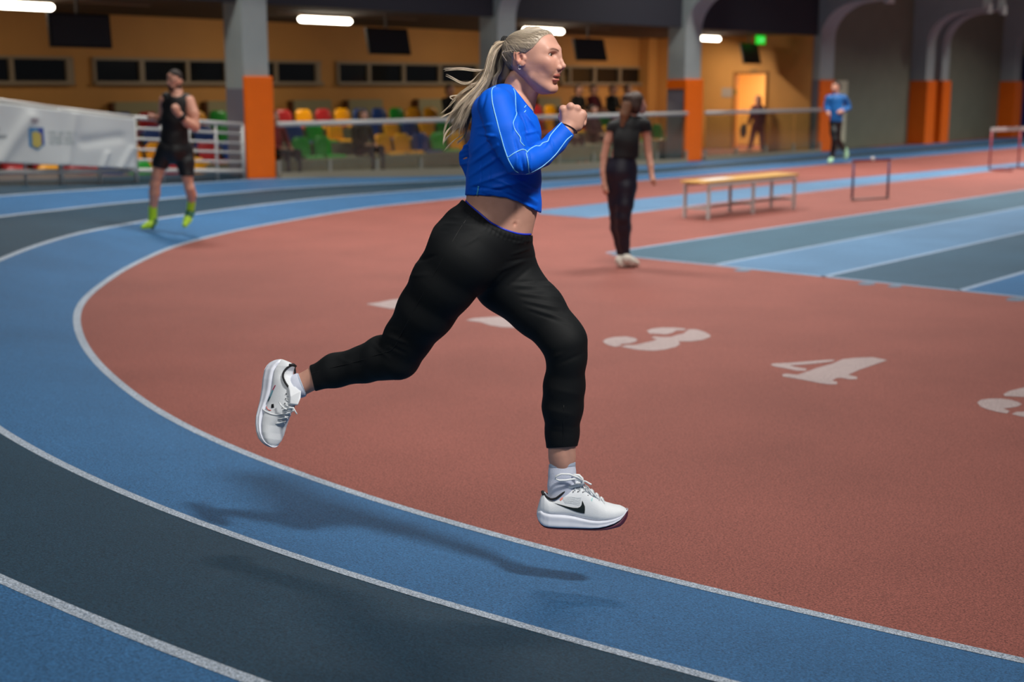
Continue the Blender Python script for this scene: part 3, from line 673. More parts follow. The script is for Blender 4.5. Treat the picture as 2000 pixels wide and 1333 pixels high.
wall('stand_tier', -17.4, -12.0, .1, .75, 0, .20, M_STEP)

# ------------------------------------------------------------------ bench and hurdles
M_WOOD = mat('bench_wood', rgb(212, 165, 88), rough=.45, var=.12, vscale=6, stretch=(1, 12, 1)); M_WM = mat('bench_white_metal', rgb(195, 192, 190), rough=.4)
bp1, bp2 = ground(1352, 424), ground(1540, 402); bu = (bp2-bp1).normalized(); bL = (bp2-bp1).length; bnn = Vector((-bu.y, bu.x, 0)); bw = .34
a0 = ground(1383, 429); bx = (ground(1550, 408)-a0); bL = bx.length; bu = bx.normalized(); bnn = Vector((-bu.y, bu.x, 0)); bh = .44
bw = .36
be = empty('bench', a0, 'long wooden bench with white metal legs on the red floor', 'bench')
cs = a0+bu*bL/2+bnn*bw/2; BX = (bu, bnn, ZZ)
for k in range(3):
    MB().box(cs+bnn*(k-1)*.128+ZZ*(bh+.02), (bL+.2, .118, .03), BX).build('seat_plank', M_WOOD, world=be, bevel=.006)
MB().box(cs-bu*(bL*.5-.42)+ZZ*(bh+.038), (.55, .2, .008), BX).build('white_sheet', mat('paper_white', rgb(225, 220, 215), rough=.5), world=be)
MB().box(cs+bnn*bw/2+ZZ*(bh-.02), (bL, .03, .035), BX).box(cs-bnn*bw/2+ZZ*(bh-.02), (bL, .03, .035), BX).build('seat_frame', M_WM, world=be)
for i in range(3):
    for sd in (0, 1):
        MB().box(a0+bu*(bL*i/2)+bnn*bw*sd+ZZ*(bh-.02)/2, (.035, .035, bh-.02), BX).build('leg', M_WM, world=be)
    MB().box(a0+bu*(bL*i/2)+bnn*bw/2+ZZ*.13, (.03, bw, .03), BX).build('crossbar', M_WM, world=be)
MB().box(cs+ZZ*.13, (bL, .03, .03), BX).build('stretcher', M_WM, world=be)
def hurdle(pa, pb, h, topc, postc, label, tophw, basecol, back):
    A, B = ground(*pa), ground(*pb); u = (B-A).normalized(); n = Vector((-u.y, u.x, 0)); L_ = (B-A).length; ax = (u, n, ZZ); c = (A+B)/2
    e_ = empty('hurdle', c, label, 'hurdle', 'training hurdles')
    for P in (A, B):
        MB().tube([P+ZZ*.03, P+ZZ*(h-.03)], .018, 8).build('upright', postc, world=e_, smooth=True)
        MB().tube([P+ZZ*.02-n*.02, P+ZZ*.02+n*back], .02, 8).build('foot', basecol, world=e_, smooth=True)
    MB().box(c+ZZ*h, (L_+.05, .02, tophw), ax).build('crossbar', topc, world=e_, bevel=.004)
    MB().tube([A+ZZ*.02, B+ZZ*.02], .014, 8).build('base_bar', basecol, world=e_, smooth=True)
    return e_, c, u, n
mr = mat('hurdle_red', rgb(140, 48, 48), rough=.5); mv = mat('hurdle_violet', rgb(62, 48, 92), rough=.5); mw = mat('hurdle_white', rgb(205, 200, 200), rough=.5); mg = mat('hurdle_base_grey', rgb(130, 110, 108), rough=.5)
e_, c, u, n = hurdle((1664, 393), (1733, 389), .58, mr, mv, 'small hurdle with dark red bar and violet posts, right of the bench', .035, mg, -.0)
MB().sphere(c+ZZ*.60+u*.02, .035, 10).build('white_knob', mw, world=e_)
e_, c, u, n = hurdle((1932, 333), (1988, 329), .80, mw, mat('hurdle_red2', rgb(150, 40, 52), rough=.5), 'tall hurdle with white bar and red posts at the right edge', .07, mr, -.5)
MB().box(c+ZZ*.80+u*.45, (.9, .02, .07), (u, n, ZZ)).build('crossbar', mw, world=e_)

# ================================================================== the running woman
YR = 4.06                                             # her pelvis' distance
M_SKIN = mat('skin', rgb(196, 146, 128), rough=.5, spec=.4, var=.05, vscale=40, bump=.03, bscale=300, attr='tint')
M_SHIRT = mat('blue_jersey', rgb(0, 92, 218), rough=.62, spec=.22, var=.05, vscale=9, bump=.05, bscale=500)
M_PANT = mat('black_track_cloth', rgb(11, 14, 17), rough=.7, spec=.25, var=.10, vscale=6, bump=.06, bscale=420, sheen=.0)
M_PIPE = mat('pale_blue_piping', rgb(130, 200, 245), rough=.4); M_SOCK = mat('sock_white', rgb(205, 210, 228), rough=.8, bump=.25, bscale=500); M_SOCK2 = mat('sock_cuff_grey', rgb(165, 176, 196), rough=.85)
M_BLACK = mat('soft_black', rgb(10, 11, 13), rough=.6)
runner = empty('running_woman', Q(985, 1029, YR) - Vector((0, 0, .0)), 'blonde woman in blue top and black trousers running across the track', 'person')
def P3(px, py, dy): return Q(px, py, YR+dy)
def S(f, a, b, k=.02, q=1., grow=0., op='u'):
    """a,b = (px, py, dY, half width in px)"""
    A, B = P3(*a[:3]), P3(*b[:3]); f.seg(A, B, toR(a[3], A)+grow, toR(b[3], B)+grow, k, q, (0, 1, 0) if q != 1 else None, op)
def pxcut(fn):                                        # cut defined on the photo's columns/rows, extended straight back
    def g(X, Y, Z):
        Zc = Z-CH; d = Y*cp - Zc*sp; u = Zc*cp + Y*sp; return fn(1000+F*X/d, 666.5-F*u/d)*d/F
    return g
# --- shapes shared by body and clothes
TORSO = [((985, 232, -.02, 55), (986, 290, -.02, 66), 1.22), ((986, 290, -.02, 66), (984, 350, -.01, 70), 1.12), ((984, 350, -.01, 70), (981, 398, 0, 70), 1.05)]
SHO = [((968, 206, -.15, 33), (994, 210, .12, 34)), ((976, 203, -.10, 30), (1000, 206, .08, 30)), ((950, 216, -.02, 28), (962, 250, -.02, 38))]
ARM_R = [((969, 208, -.155, 35), (987, 258, -.19, 37)), ((987, 258, -.19, 37), (1008, 312, -.22, 29)), ((1008, 312, -.22, 29), (1030, 316, -.215, 25)), ((1030, 316, -.215, 25), (1058, 303, -.18, 23)),
         ((1058, 303, -.18, 23), (1085, 278, -.15, 22)), ((1085, 278, -.15, 22), (1112, 247, -.13, 18.5))]
ARM_L = [((1000, 212, .14, 34), (924, 310, .19, 27)), ((924, 310, .19, 27), (938, 350, .17, 25)), ((936, 340, .17, 24), (990, 330, .12, 20))]
THIGH_R = [((925, 470, -.06, 66), (905, 500, -.07, 70)), ((905, 500, -.07, 70), (868, 552, -.05, 64)), ((868, 552, -.05, 64), (832, 608, -.02, 56)), ((832, 608, -.02, 56), (796, 662, .02, 46)), ((796, 662, .02, 46), (777, 698, .04, 42)),
           ((777, 698, .04, 42), (748, 699, .07, 42)), ((748, 699, .07, 42), (714, 711, .10, 35.5)), ((714, 711, .10, 35.5), (655, 724, .14, 32)), ((655, 724, .14, 32), (608, 741, .17, 24))]
THIGH_L = [((975, 500, .06, 66), (990, 548, .04, 64)), ((990, 548, .04, 64), (1050, 606, .0, 53)), ((1050, 606, .0, 53), (1090, 651, -.03, 43.5)), ((1090, 651, -.03, 43.5), (1102, 668, -.04, 43)), ((1102, 668, -.04, 43), (1107, 698, -.04, 37.5)),
           ((1107, 698, -.04, 37.5), (1102, 755, -.02, 39)), ((1102, 755, -.02, 39), (1099, 795, -.01, 38.5)), ((1099, 795, -.01, 38.5), (1098, 848, .0, 31.5)), ((1098, 848, .0, 31.5), (1097, 880, .0, 28.5))]
PELV = [((968, 425, .0, 66), (950, 465, .0, 72)), ((950, 465, .0, 72), (935, 500, .0, 74)), ((980, 470, .02, 58), (985, 500, .03, 58)), ((905, 448, -.02, 46), (890, 470, -.03, 50))]

# --- head frame
YW = math.radians(26); HYc = YR - .01
HC = Q(1040, 112, HYc); fx = np.array([math.cos(YW), -math.sin(YW), 0.]); fy = np.array([math.sin(YW), math.cos(YW), 0.]); fz = np.array([0, 0, 1.])
HM = np.array([fx, fy, fz]); HCn = np.array(HC)
HS = .932                                              # her head against the table's own units
def hp(x, y, z): return HCn + HS*(fx*x + fy*y + fz*z)
HT = np.array([  # z, front, back, half width
    (-.116, .054, .030, .008), (-.111, .069, .022, .022), (-.100, .0790, .010, .034), (-.090, .0815, .002, .0425), (-.078, .0805, -.010, .049), (-.066, .0835, -.024, .054), (-.055, .0860, -.042, .0585), (-.042, .0870, -.058, .063),
    (-.028, .0875, -.072, .0665), (-.012, .0870, -.082, .069), (.002, .0875, -.087, .0705), (.015, .0895, -.089, .072), (.03, .0870, -.0885, .073), (.04, .0835, -.086, .072), (.05, .0785, -.0805, .0695), (.06, .0730, -.0735, .064), (.07, .0640, -.064, .055), (.078, .0525, -.052, .0435), (.084, .039, -.038, .029), (.087, .028, -.030, .021), (.0885, .020, -.022, .015)])
_z = np.linspace(HT[0, 0], HT[-1, 0], 160); _T = [np.interp(_z, HT[:, 0], HT[:, k]) for k in (1, 2, 3)]
for _k in range(3):
    for _ in range(8): _q = _T[_k].copy(); _q[1:-1] = .25*_T[_k][:-2]+.5*_T[_k][1:-1]+.25*_T[_k][2:]; _T[_k] = _q
HT = np.stack([_z]+_T, 1)
def headfn(X, Y, Z, g=0.):
    x = ((X-HCn[0])*fx[0]+(Y-HCn[1])*fx[1])/HS; y = ((X-HCn[0])*fy[0]+(Y-HCn[1])*fy[1])/HS; z = (Z-HCn[2])/HS
    zc = np.clip(z, HT[0, 0], HT[-1, 0]); xf = np.interp(zc, HT[:, 0], HT[:, 1]).astype(np.float32); xb = np.interp(zc, HT[:, 0], HT[:, 2]).astype(np.float32); w_ = np.interp(zc, HT[:, 0], HT[:, 3]).astype(np.float32)
    # widest point lies near the ears; front half narrows towards the face
    xm = np.interp(zc, [-.11, -.06, -.025], [.045, .022, -.008]).astype(np.float32); a = np.maximum(np.where(x > xm, xf-xm, xm-xb), .006)
    ex = np.where(x > xm, np.interp(zc, [-.08, -.02, .004, .03], [2.1, 2.25, 2.3, 2.2]), 2.25); r = ((np.abs(x-xm)/a)**ex + (np.abs(y)/w_)**ex)**(1/ex)
    d = (r-1)*np.minimum(a, w_)*.92
    return np.where(z != zc, np.maximum(d, 0)+np.abs(z-zc), d)*HS - g
def add_head(f):
    f.add(lambda X, Y, Z: headfn(X, Y, Z), HCn-.13, HCn+.13, .004)
    def e(c, r, k=.008, op='u', M=HM): f.ell(hp(*c), np.array(r)*HS, k*HS, M, op)
    def sg(a, b, ra, rb, k=.008, q=1., ax=None, op='u'): f.seg(hp(*a), hp(*b), ra*HS, rb*HS, k*HS, q, ax, op)
    for s_ in (-1, 1):
        e((.058, s_*.042, -.014), (.022, .013, .014), .028)               # cheekbone
        sg((.0835, s_*.014, .0200), (.0700, s_*.040, .0215), .0045, .0042, .024)   # brow ridge
        e((.0955, s_*.0305, .0050), (.0165, .0165, .0080), .014, 's')      # eye socket
        e((.0683, s_*.031, .0045), (.0130, .0152, .0118), .003)            # lids over the eyeball
        e((.074, s_*.027, -.030), (.013, .014, .020), .022)                # fills the cheek beside the nose
        sg((.083, s_*.009, -.002), (.096, s_*.0080, -.030), .0052, .0060, .012)  # flank of the nose
        e((.0975, s_*.0112, -.0345), (.0090, .0056, .0066), .005)          # nostril wing
        sg((.022, s_*.0485, -.062), (.066, s_*.015, -.100), .0085, .0105, .018)  # jaw line
    for s_ in (-1, 1):
        sg((.0805, s_*.0205, .0040), (.0818, s_*.031, .0062), .0018, .0027, .0012, op='s'); sg((.0818, s_*.031, .0060), (.0755, s_*.0425, .0050), .0027, .0015, .0012, op='s')   # eye opening
        sg((.0822, s_*.0215, .0088), (.0765, s_*.0435, .0088), .0012, .0012, .004, op='s')     # lid crease
    sg((.0895, 0, .024), (.0925, 0, .006), .0050, .0056, .014); sg((.0925, 0, .006), (.1005, 0, -.014), .0056, .0062, .010); sg((.1005, 0, -.014), (.1080, 0, -.0270), .0062, .0076, .006); sg((.1075, 0, -.0285), (.0940, 0, -.0405), .0068, .0048, .006)
    for s_ in (-1, 1): e((.1020, s_*.0066, -.0408), (.0062, .0026, .0028), .002, 's')    # nostrils
    e((.0875, 0, -.047), (.0085, .015, .010), .008)
    e((.0862, 0, -.0572), (.0078, .0215, .0050), .005); e((.0835, 0, -.0705), (.0076, .0185, .0055), .006)
    sg((.0990, 0, -.0640), (.0820, .0215, -.0655), .0029, .0010, .0016, op='s'); sg((.0990, 0, -.0640), (.0820, -.0215, -.0655), .0029, .0010, .0016, op='s'); e((.0880, 0, -.0642), (.0080, .0140, .0030), .0015, 's')
    e((.0690, 0, -.0985), (.0155, .020, .0135), .012)
    e((.083, 0, -.0835), (.006, .018, .0045), .008, 's')
    # ears
    for s_ in (-1, 1):
        t_ = math.radians(14); M = np.array([fx*math.cos(t_)+fz*math.sin(t_), fy*s_, -fx*math.sin(t_)+fz*math.cos(t_)])
        M[1] = M[1] + M[0]*.22; M[1] /= np.linalg.norm(M[1]); M[0] -= M[1]*(M[0]@M[1]); M[0] /= np.linalg.norm(M[0])
        c = hp(-.012, s_*.0745, .000); R2 = lambda q: np.array(q)*HS
        f.ell(c, R2((.0185, .0060, .0275)), .004, M); f.ell(c-M[2]*.020+M[0]*.004, R2((.0095, .0060, .0110)), .004, M); cc = c+M[1]*.0060
        f.ell(cc+M[2]*.004-M[0]*.000, R2((.0138, .0052, .0205)), .0025, M, 's')
        f.seg(cc-M[1]*.0022-M[2]*.010-M[0]*.007, cc-M[1]*.0022+M[2]*.010-M[0]*.004, .0030, .0032, .004); f.seg(cc-M[1]*.0022+M[2]*.010-M[0]*.004, cc-M[1]*.003+M[2]*.013+M[0]*.007, .0028, .0022, .003)
        f.ell(cc-M[1]*.0035-M[2]*.004+M[0]*.005, R2((.0065, .0060, .0080)), .0025, M, 's')
        f.ell(hp(.005, s_*.0715, -.005), R2((.0055, .0048, .0070)), .004, HM)              # tragus
def add_neck(f, g=0.):
    S(f, (999, 212, .0, 29), (1011, 168, .0, 24.5), .02, .98, g); S(f, (1011, 168, .0, 24.5), (1024, 136, .005, 23), .012, .95, g)
    S(f, (1004, 222, .0, 34), (1012, 250, .0, 40), .03, 1.3, g)
    S(f, (1004, 150, -.024, 9), (1030, 214, -.018, 5.5), .016, 1., g)       # neck muscle towards the collarbone
    S(f, (1040, 178, -.01, 12), (1036, 205, .0, 9), .02, 1., g)
    S(f, (1026, 160, .01, 14), (1050, 172, .0, 9), .012, 1.5, g)             # under the jaw

# --- the fist, dorsum to the camera
def add_hand(f):
    def p(x, y, d): return np.array(Q(x, y, YR-.13+d))
    r = .00149                                          # metres per pixel here
    W0 = p(1112, 247, .0)
    f.seg(p(1104, 258, 0), p(1113, 243, 0), 16.2*r, 15.8*r, .008, .72, (0, 1, 0)); f.seg(p(1113, 243, 0), p(1118, 232, 0), 15.8*r, 18*r, .010, .62, (0, 1, 0))
    KN = [(1099.5, 213.5, .000, 7.6), (1114.5, 208.5, -.004, 7.8), (1127.5, 212.5, -.002, 7.2), (1138.0, 222, .003, 6.6)]
    BS = [(1105, 238), (1112, 237), (1119, 238), (1126, 241)]
    for (x, y, d, w_), (bx_, by_) in zip(KN, BS):
        f.seg(p(bx_, by_, .002), p(x, y, d), 8.5*r, w_*r, .009)
        f.ell(p(x, y-.3, d-.001), (w_*r*.92,)*3, .005)
        x2, y2 = x+1.5+(x-1114)*.05, y+3                               # proximal phalanx goes back, the rest curls down and in
        a = p(x2, y2, d+.036); b = p(x2-.5, y2+13, d+.046); c = p(x2-1, y2+17, d+.026)
        f.seg(p(x, y, d), a, w_*r*.97, 6.4*r, .002); f.seg(a, b, 6.4*r, 5.8*r, .0015); f.seg(b, c, 5.8*r, 5.2*r, .0015)
    f.seg(p(1118, 226, .008), p(1118, 236, .010), 15*r, 16*r, .014, .75, (0, 1, 0))
    f.seg(p(1134, 228, .006), p(1128, 246, .004), 9.5*r, 10*r, .012)      # outer edge of the palm
    # thumb: leaves the side of the palm by the wrist and closes over the curled fingers
    t0, t1, t2, t3 = p(1103, 242, .014), p(1096.5, 228, .018), p(1099, 215.5, .040), p(1112, 214, .058)
    f.seg(t0, t1, 8*r, 6.6*r, .008); f.seg(t1, t2, 6.6*r, 6*r, .003); f.seg(t2, t3, 6*r, 5.2*r, .002)
def add_foot(f, a, t, h):                               # ankle, toe, heel points (np), bare foot hidden in the shoe
    f.seg(a, (np.array(h)+np.array(a))*.5, .030, .028, .02); f.seg(h, t, .024, .02, .02)

# --- skin mesh: coarse body + fine head + fine hand from the same union
def skin_union(f):
    g = -.0065
    for a, b, q in TORSO[:2]: S(f, a, b, .02, q, g-.002)
    S(f, (985, 350, -.01, 69), (981, 396, .0, 68), .03, 1.02, -.0035); S(f, (981, 396, 0, 68), (974, 440, .0, 70), .03, 1.05, -.0035)
    for a, b in SHO: S(f, a, b, .03, 1., g)
    for a, b in ARM_R: S(f, a, b, .02, 1., -.0055 if a[0] > 1080 else -.0125)
    for a, b in ARM_L: S(f, a, b, .02, 1., -.007)
    for a, b in PELV: S(f, a, b, .02, 1.1, -.011)
    for a, b in THIGH_R: S(f, a, b, .02, 1., -.009)
    for a, b in THIGH_L: S(f, a, b, .02, 1., -.009)
    S(f, (620, 737, .165, 22), (590, 751, .175, 19.5), .015); S(f, (590, 751, .175, 19.5), (570, 762, .18, 21), .015); S(f, (1097, 860, 0, 26), (1098, 895, .0, 25.5), .015, .85); S(f, (1098, 895, 0, 25.5), (1098, 925, .0, 20), .01, .7); S(f, (1098, 925, 0, 20), (1096, 945, .0, 19), .01, .6)
    S(f, (1096, 945, 0, 18), (1090, 990, 0, 17), .01, .6); S(f, (1090, 998, 0, 14), (1190, 1004, 0, 12), .02); S(f, (572, 762, .18, 18), (556, 748, .2, 14), .02); S(f, (556, 760, .2, 14), (530, 840, .17, 11), .02)
    add_neck(f)
f = Field(np.array(P3(480, 560, 0))*[1, 0, 0]+[0, YR-.36, .22], np.array([.36, YR+.34, 2.05]), .005)
f.lo = np.array([-.82, YR-.34, .22]); f = Field(f.lo, (.30, YR+.36, 1.66), .005)
skin_union(f)
f.add(lambda X, Y, Z: headfn(X, Y, Z), HCn-.13, HCn+.13, .004)
zc = float(Q(1000, 221, YR)[2])                         # the coarse body stops under the collar, the fine mesh takes over
f.cut(lambda X, Y, Z: np.minimum(Z - zc, 1) + 0*X + 0*Y)
cutp = P3(1098, 262, -.14); cdir = np.array(P3(1112, 247, -.13)-P3(1085, 278, -.15)); cdir /= np.linalg.norm(cdir)
hand_side = lambda X, Y, Z: (X-cutp[0])*cdir[0]+(Y-cutp[1])*cdir[1]+(Z-cutp[2])*cdir[2]
f.cut(lambda X, Y, Z: np.where((X > P3(1080, 250, -.13)[0]) & (Z > P3(1000, 330, 0)[2]), hand_side(X, Y, Z), -1.))
Vb, Fb = f.mesh(); Vb = relax(Vb, Fb, 3)
pxy = project(Vb); nb = normals(Vb, Fb)                 # belly relief: navel and the line of the abdomen
front = nb[:, 1] < .3
dv = np.zeros(len(Vb)); dx, dy = pxy[:, 0]-1006.5, pxy[:, 1]-437.5; c_, s_ = math.cos(.5), math.sin(.5)
dv -= .006*np.exp(-((dx*c_+dy*s_)/2.6)**2-((-dx*s_+dy*c_)/5.0)**2)
dv -= .0030*np.exp(-((pxy[:, 0]-(1012-(pxy[:, 1]-400)*.12))/5)**2)*(pxy[:, 1] < 432)*(pxy[:, 1] > 380); dv += .0012*np.exp(-((pxy[:, 0]-986)/9)**2-((pxy[:, 1]-425)/22)**2); dv -= .0022*np.exp(-((pxy[:, 0]-962-(pxy[:, 1]-400)*.3)/7)**2)*(pxy[:, 1] > 378)
Vb = Vb + nb*(dv*front)[:, None]
fh = Field(HCn-[.13, .13, .235], HCn+[.125, .13, .100], .0017)
for a, b in SHO: S(fh, a, b, .03, 1., -.0065)
for a, b, q in TORSO[:1]: S(fh, a, b, .02, q, -.0085)
add_neck(fh); add_head(fh); fh.cut(lambda X, Y, Z: zc-.002-Z+0*X+0*Y)
Vh, Fh = fh.mesh(); Vh = relax(Vh, Fh, 1, .5)
fn = Field(np.array(Q(1115, 230, YR-.13))-[.075, .075, .085], np.array(Q(1115, 230, YR-.13))+[.075, .10, .07], .0015)
for a, b in ARM_R[-2:]: S(fn, a, b, .02, 1., -.0055)
add_hand(fn); fn.cut(lambda X, Y, Z: -hand_side(X, Y, Z)-.002)
Vn, Fn = fn.mesh(); Vn = relax(Vn, Fn, 2, .5)
V = np.vstack([Vb, Vh, Vn]); Fa = np.vstack([Fb, Fh+len(Vb), Fn+len(Vb)+len(Vh)])
# skin tints: lips, cheeks, brows, lashes, ears, knuckles; painted shade in mouth, nostrils, navel
loc = (V-HCn)@HM.T/HS; tint = np.ones((len(V), 3)); x, y, z = loc.T
def blend(w_, c): 
    global tint
    tint = tint*(1-w_[:, None]) + tint*np.array(c)*w_[:, None]
G = lambda c, r: np.exp(-(((x-c[0])/r[0])**2+((y-c[1])/r[1])**2+((z-c[2])/r[2])**2))
face = (x > -.06) & (np.abs(z) < .13) & (np.abs(y) < .1)
for s_ in (-1, 1):
    blend(face*G((.060, s_*.046, -.025), (.035, .025, .022))*.45, (1.0, .78, .76)); blend(face*G((-.012, s_*.08, 0), (.024, .012, .035))*.55, (1.02, .72, .66))
lip = face & (x > .074) & (np.abs(y) < .0225*(1+0*x))
bu_ = np.exp(-np.maximum(np.abs(z+.0568)-.0042*np.sqrt(np.maximum(1-(y/.0225)**2, 0)), 0)**2/.0016**2)*lip; bl_ = np.exp(-np.maximum(np.abs(z+.0712)-.0048*np.sqrt(np.maximum(1-(y/.0205)**2, 0)), 0)**2/.0016**2)*lip
blend(np.maximum(bu_, bl_)*.85, (.74, .38, .38)); blend((face & (x > .062))*np.exp(-((z+.0642)/.0022)**2)*(np.abs(y) < .0165)*(x < .090), (.16, .08, .08))
for s_ in (-1, 1):
    br = np.where(face & (x > .04), np.exp(-((z-(.0185+.0060*np.sin(np.clip((np.abs(y)-.010)/.036, 0, 1)*2.5)))/.0026)**2)*np.clip((np.abs(y)-.008)/.004, 0, 1)*np.clip((.049-np.abs(y))/.012, 0, 1), 0)
blend(np.clip(br*1.3, 0, 1)*.85, (.16, .11, .09))
lidc = np.abs(np.abs(y)-.0315)/.0125
blend(face*(x > .066)*np.clip(1.1-lidc**4, 0, 1)*np.exp(-((z-(.0098-.0030*lidc**2))/.0013)**2)*.95*(np.abs(y) > .018), (.05, .035, .03))
blend(face*(x > .066)*np.clip(1.1-lidc**4, 0, 1)*np.exp(-((z-(.0018+.0015*lidc**2))/.0010)**2)*.5*(np.abs(y) > .018), (.25, .16, .15))
blend(face*G((.078, -.031, .014), (.02, .02, .006))*.25, (.9, .74, .72))
blend(face*G((.092, 0, -.028), (.02, .014, .012))*.4, (1.0, .78, .74)); blend(face*G((.100, 0, -.042), (.010, .011, .0028))*.6, (.5, .3, .3))
nav = np.exp(-((project(V)[:, 0]-1006.5)/4)**2-((project(V)[:, 1]-437.5)/5)**2)*(V[:, 2] < 1.4); blend(nav*.5, (.7, .5, .45))
body = npmesh('body', V, Fa, [M_SKIN], runner, tint)
# eyes
for s_ in (-1, 1):
    c = hp(.0695, s_*.031, .0050); mb = MB().sphere(c, .0110, 28); o = mb.build('eye', mat('eye_white', rgb(160, 150, 146), rough=.15), world=runner, smooth=True)
    g = Vector(fx+fy*.10-fz*.03).normalized(); ir = MB(); u_ = Vector((0, 0, 1)).cross(g).normalized(); v_ = g.cross(u_)
    for nm, rr, hh, mm in (('iris', .0064, .0094, mat('iris_brown', rgb(62, 50, 42), rough=.1)), ('pupil', .0026, .01072, M_BLACK)):
        rad = .01118 if nm == 'iris' else .01132; vv = [Vector(c)+g*rad]; ff_ = []
        for q_ in range(1, 6):
            th_ = math.asin(rr/.011)*q_/5; vv += [Vector(c)+(g*math.cos(th_)+(u_*math.cos(a)+v_*math.sin(a))*math.sin(th_))*rad for a in np.linspace(0, 2*math.pi, 25)[:-1]]
        ff_ = [(0, 1+k, 1+(k+1) % 24) for k in range(24)]+[(1+q_*24+k, 1+q_*24+24+k, 1+q_*24+24+(k+1) % 24, 1+q_*24+(k+1) % 24) for q_ in range(4) for k in range(24)]
        q = pydata(nm, vv, ff_, mm, smooth=True); q.parent = o; q.matrix_parent_inverse = Matrix.Identity(4)
tb = MB()
for k in range(7):
    a = (k-3)*.17; tb.box(hp(.0865-.012*(1-math.cos(a*1.6)), math.sin(a)*.0225, -.0612), (.0022, .0036, .0042), (Vector(fx), Vector(fy), Vector(fz)))
tb.build('teeth', mat('teeth_white', rgb(205, 196, 184), rough=.3), world=runner, bevel=.0004)
def bvh_of(*obs):
    vs = []; fs = []
    for o in obs:
        M_ = o.matrix_parent_inverse if o.parent else Matrix.Identity(4); off = Vector(o.parent.location) if o.parent else Vector()
        b = len(vs); vs += [M_ @ v.co + off for v in o.data.vertices]; fs += [tuple(b+i for i in p.vertices) for p in o.data.polygons]
    return BVHTree.FromPolygons(vs, fs)
ORI = Vector((0, 0, CH))
def cast(bvh, px, py, lift=0.):
    d = ray(px, py).normalized(); h_, n_, _, _ = bvh.ray_cast(ORI, d)
    if h_ is None:
        n2 = None
        for rr in (1.5, 3, 5, 8):
            for a in range(12):
                h_, n_, _, _ = bvh.ray_cast(ORI, ray(px+rr*math.cos(a*.5236), py+rr*math.sin(a*.5236)).normalized())
                if h_ is not None: return h_ + Vector((0, 0, 0)) - d*lift
        return None
    return h_ + (n_ if n_.dot(d) < 0 else -n_)*lift
def seam(name, pts, bvh, r, m, parent, lift=0., n=6, sub=5):
    P_ = [];
    for i in range(len(pts)-1):
        for k in range(sub):
            t_ = k/sub; P_.append((pts[i][0]*(1-t_)+pts[i+1][0]*t_, pts[i][1]*(1-t_)+pts[i+1][1]*t_))
    P_.append(pts[-1]); W_ = [cast(bvh, *q, lift=lift) for q in P_]; W_ = [q for q in W_ if q is not None]
    for _ in range(2): W_ = [W_[0]]+[(W_[i-1]+W_[i]*2+W_[i+1])/4 for i in range(1, len(W_)-1)]+[W_[-1]]
    return MB().tube(W_, r, n).build(name, m, world=parent, smooth=True)
def decal(name, poly_, bvh, m, parent, lift=.0008, step=2.):
    P_ = [Vector(p) for p in poly_]; dn = []
    for i in range(len(P_)):
        a, b = P_[i], P_[(i+1) % len(P_)]; k_ = max(1, int((b-a).length/step))
        dn += [a.lerp(b, k/k_) for k in range(k_)]
    xs, ys = [p.x for p in P_], [p.y for p in P_]
    ex_ = [Vector((a, b)) for a in np.arange(min(xs)+step/2, max(xs), step) for b in np.arange(min(ys)+step/2, max(ys), step)]
    vo, _, fo_, _, _, _ = delaunay_2d_cdt(dn+ex_, [(i, (i+1) % len(dn)) for i in range(len(dn))], [list(range(len(dn)))], 1, 1e-6)
    vs = [cast(bvh, q.x, q.y, lift) for q in vo]; ok = [v is not None for v in vs]; vs = [v if v is not None else Vector() for v in vs]
    return pydata(name, vs, [q for q in fo_ if all(ok[i] for i in q)], m, smooth=True, world=parent)

# --- clothes
def wrinkle(V, N, lines, ok=None):
    q = project(V); d = np.zeros(len(V))
    for x0, y0, x1, y1, w_, am in lines:
        dx, dy = x1-x0, y1-y0; t_ = np.clip(((q[:, 0]-x0)*dx+(q[:, 1]-y0)*dy)/(dx*dx+dy*dy), 0, 1); dd = np.hypot(q[:, 0]-x0-t_*dx, q[:, 1]-y0-t_*dy)
        d += am*.001*np.exp(-(dd/w_)**2)*np.sin(np.clip(t_, .04, .96)*math.pi)**.5
    if ok is not None: d *= ok
    return V+N*d[:, None]
hemx, hemy = [880, 905, 912, 936, 988, 1022, 1050, 1075], [383, 382, 382, 382, 386, 399.5, 414, 424]
fs_ = Field((P3(880, 400, 0).x-.02, YR-.31, P3(1000, 430, 0).z-.03), (P3(1130, 300, 0).x+.02, YR+.30, P3(1000, 150, 0).z), .0036)
for a, b, q in TORSO: S(fs_, a, b, .025, q)
S(fs_, (981, 398, 0, 71), (978, 440, 0, 72), .02, 1.05); S(fs_, (1028, 400, 0, 24), (1028, 440, 0, 24), .03, 1.5)
S(fs_, (1016, 250, -.06, 33), (1020, 268, -.06, 35), .03); S(fs_, (1014, 250, .06, 33), (1018, 268, .06, 35), .03)
for a, b in SHO: S(fs_, a, b, .03)
for i_, (a, b) in enumerate(ARM_R): S(fs_, a, b, .016 if i_ == 0 else .006)
for a, b in ARM_L: S(fs_, a, b, .007)
S(fs_, (985, 205, -.05, 34), (998, 208, .05, 34), .03); S(fs_, (1014, 222, -.05, 26), (1030, 250, -.04, 20), .03)
fs_.cut(pxcut(lambda px, py: py-np.interp(px, hemx, hemy)))
fs_.cut(pxcut(lambda px, py: np.where(px > 1000, np.minimum((1000+(py-168)*.86+1)-px, 6)*-.0 + (px-(1001+(py-170)*.82))*.75, -5.)*(py < 224) - 5.*(py >= 224)))
fs_.cut(pxcut(lambda px, py: np.where((px > 1060) & (py < 330), ((px-1107)*.73-(py-249)*.69), -8.)))
Vs, Fs2 = fs_.mesh(); Vs = relax(Vs, Fs2, 2); Ns = normals(Vs, Fs2)
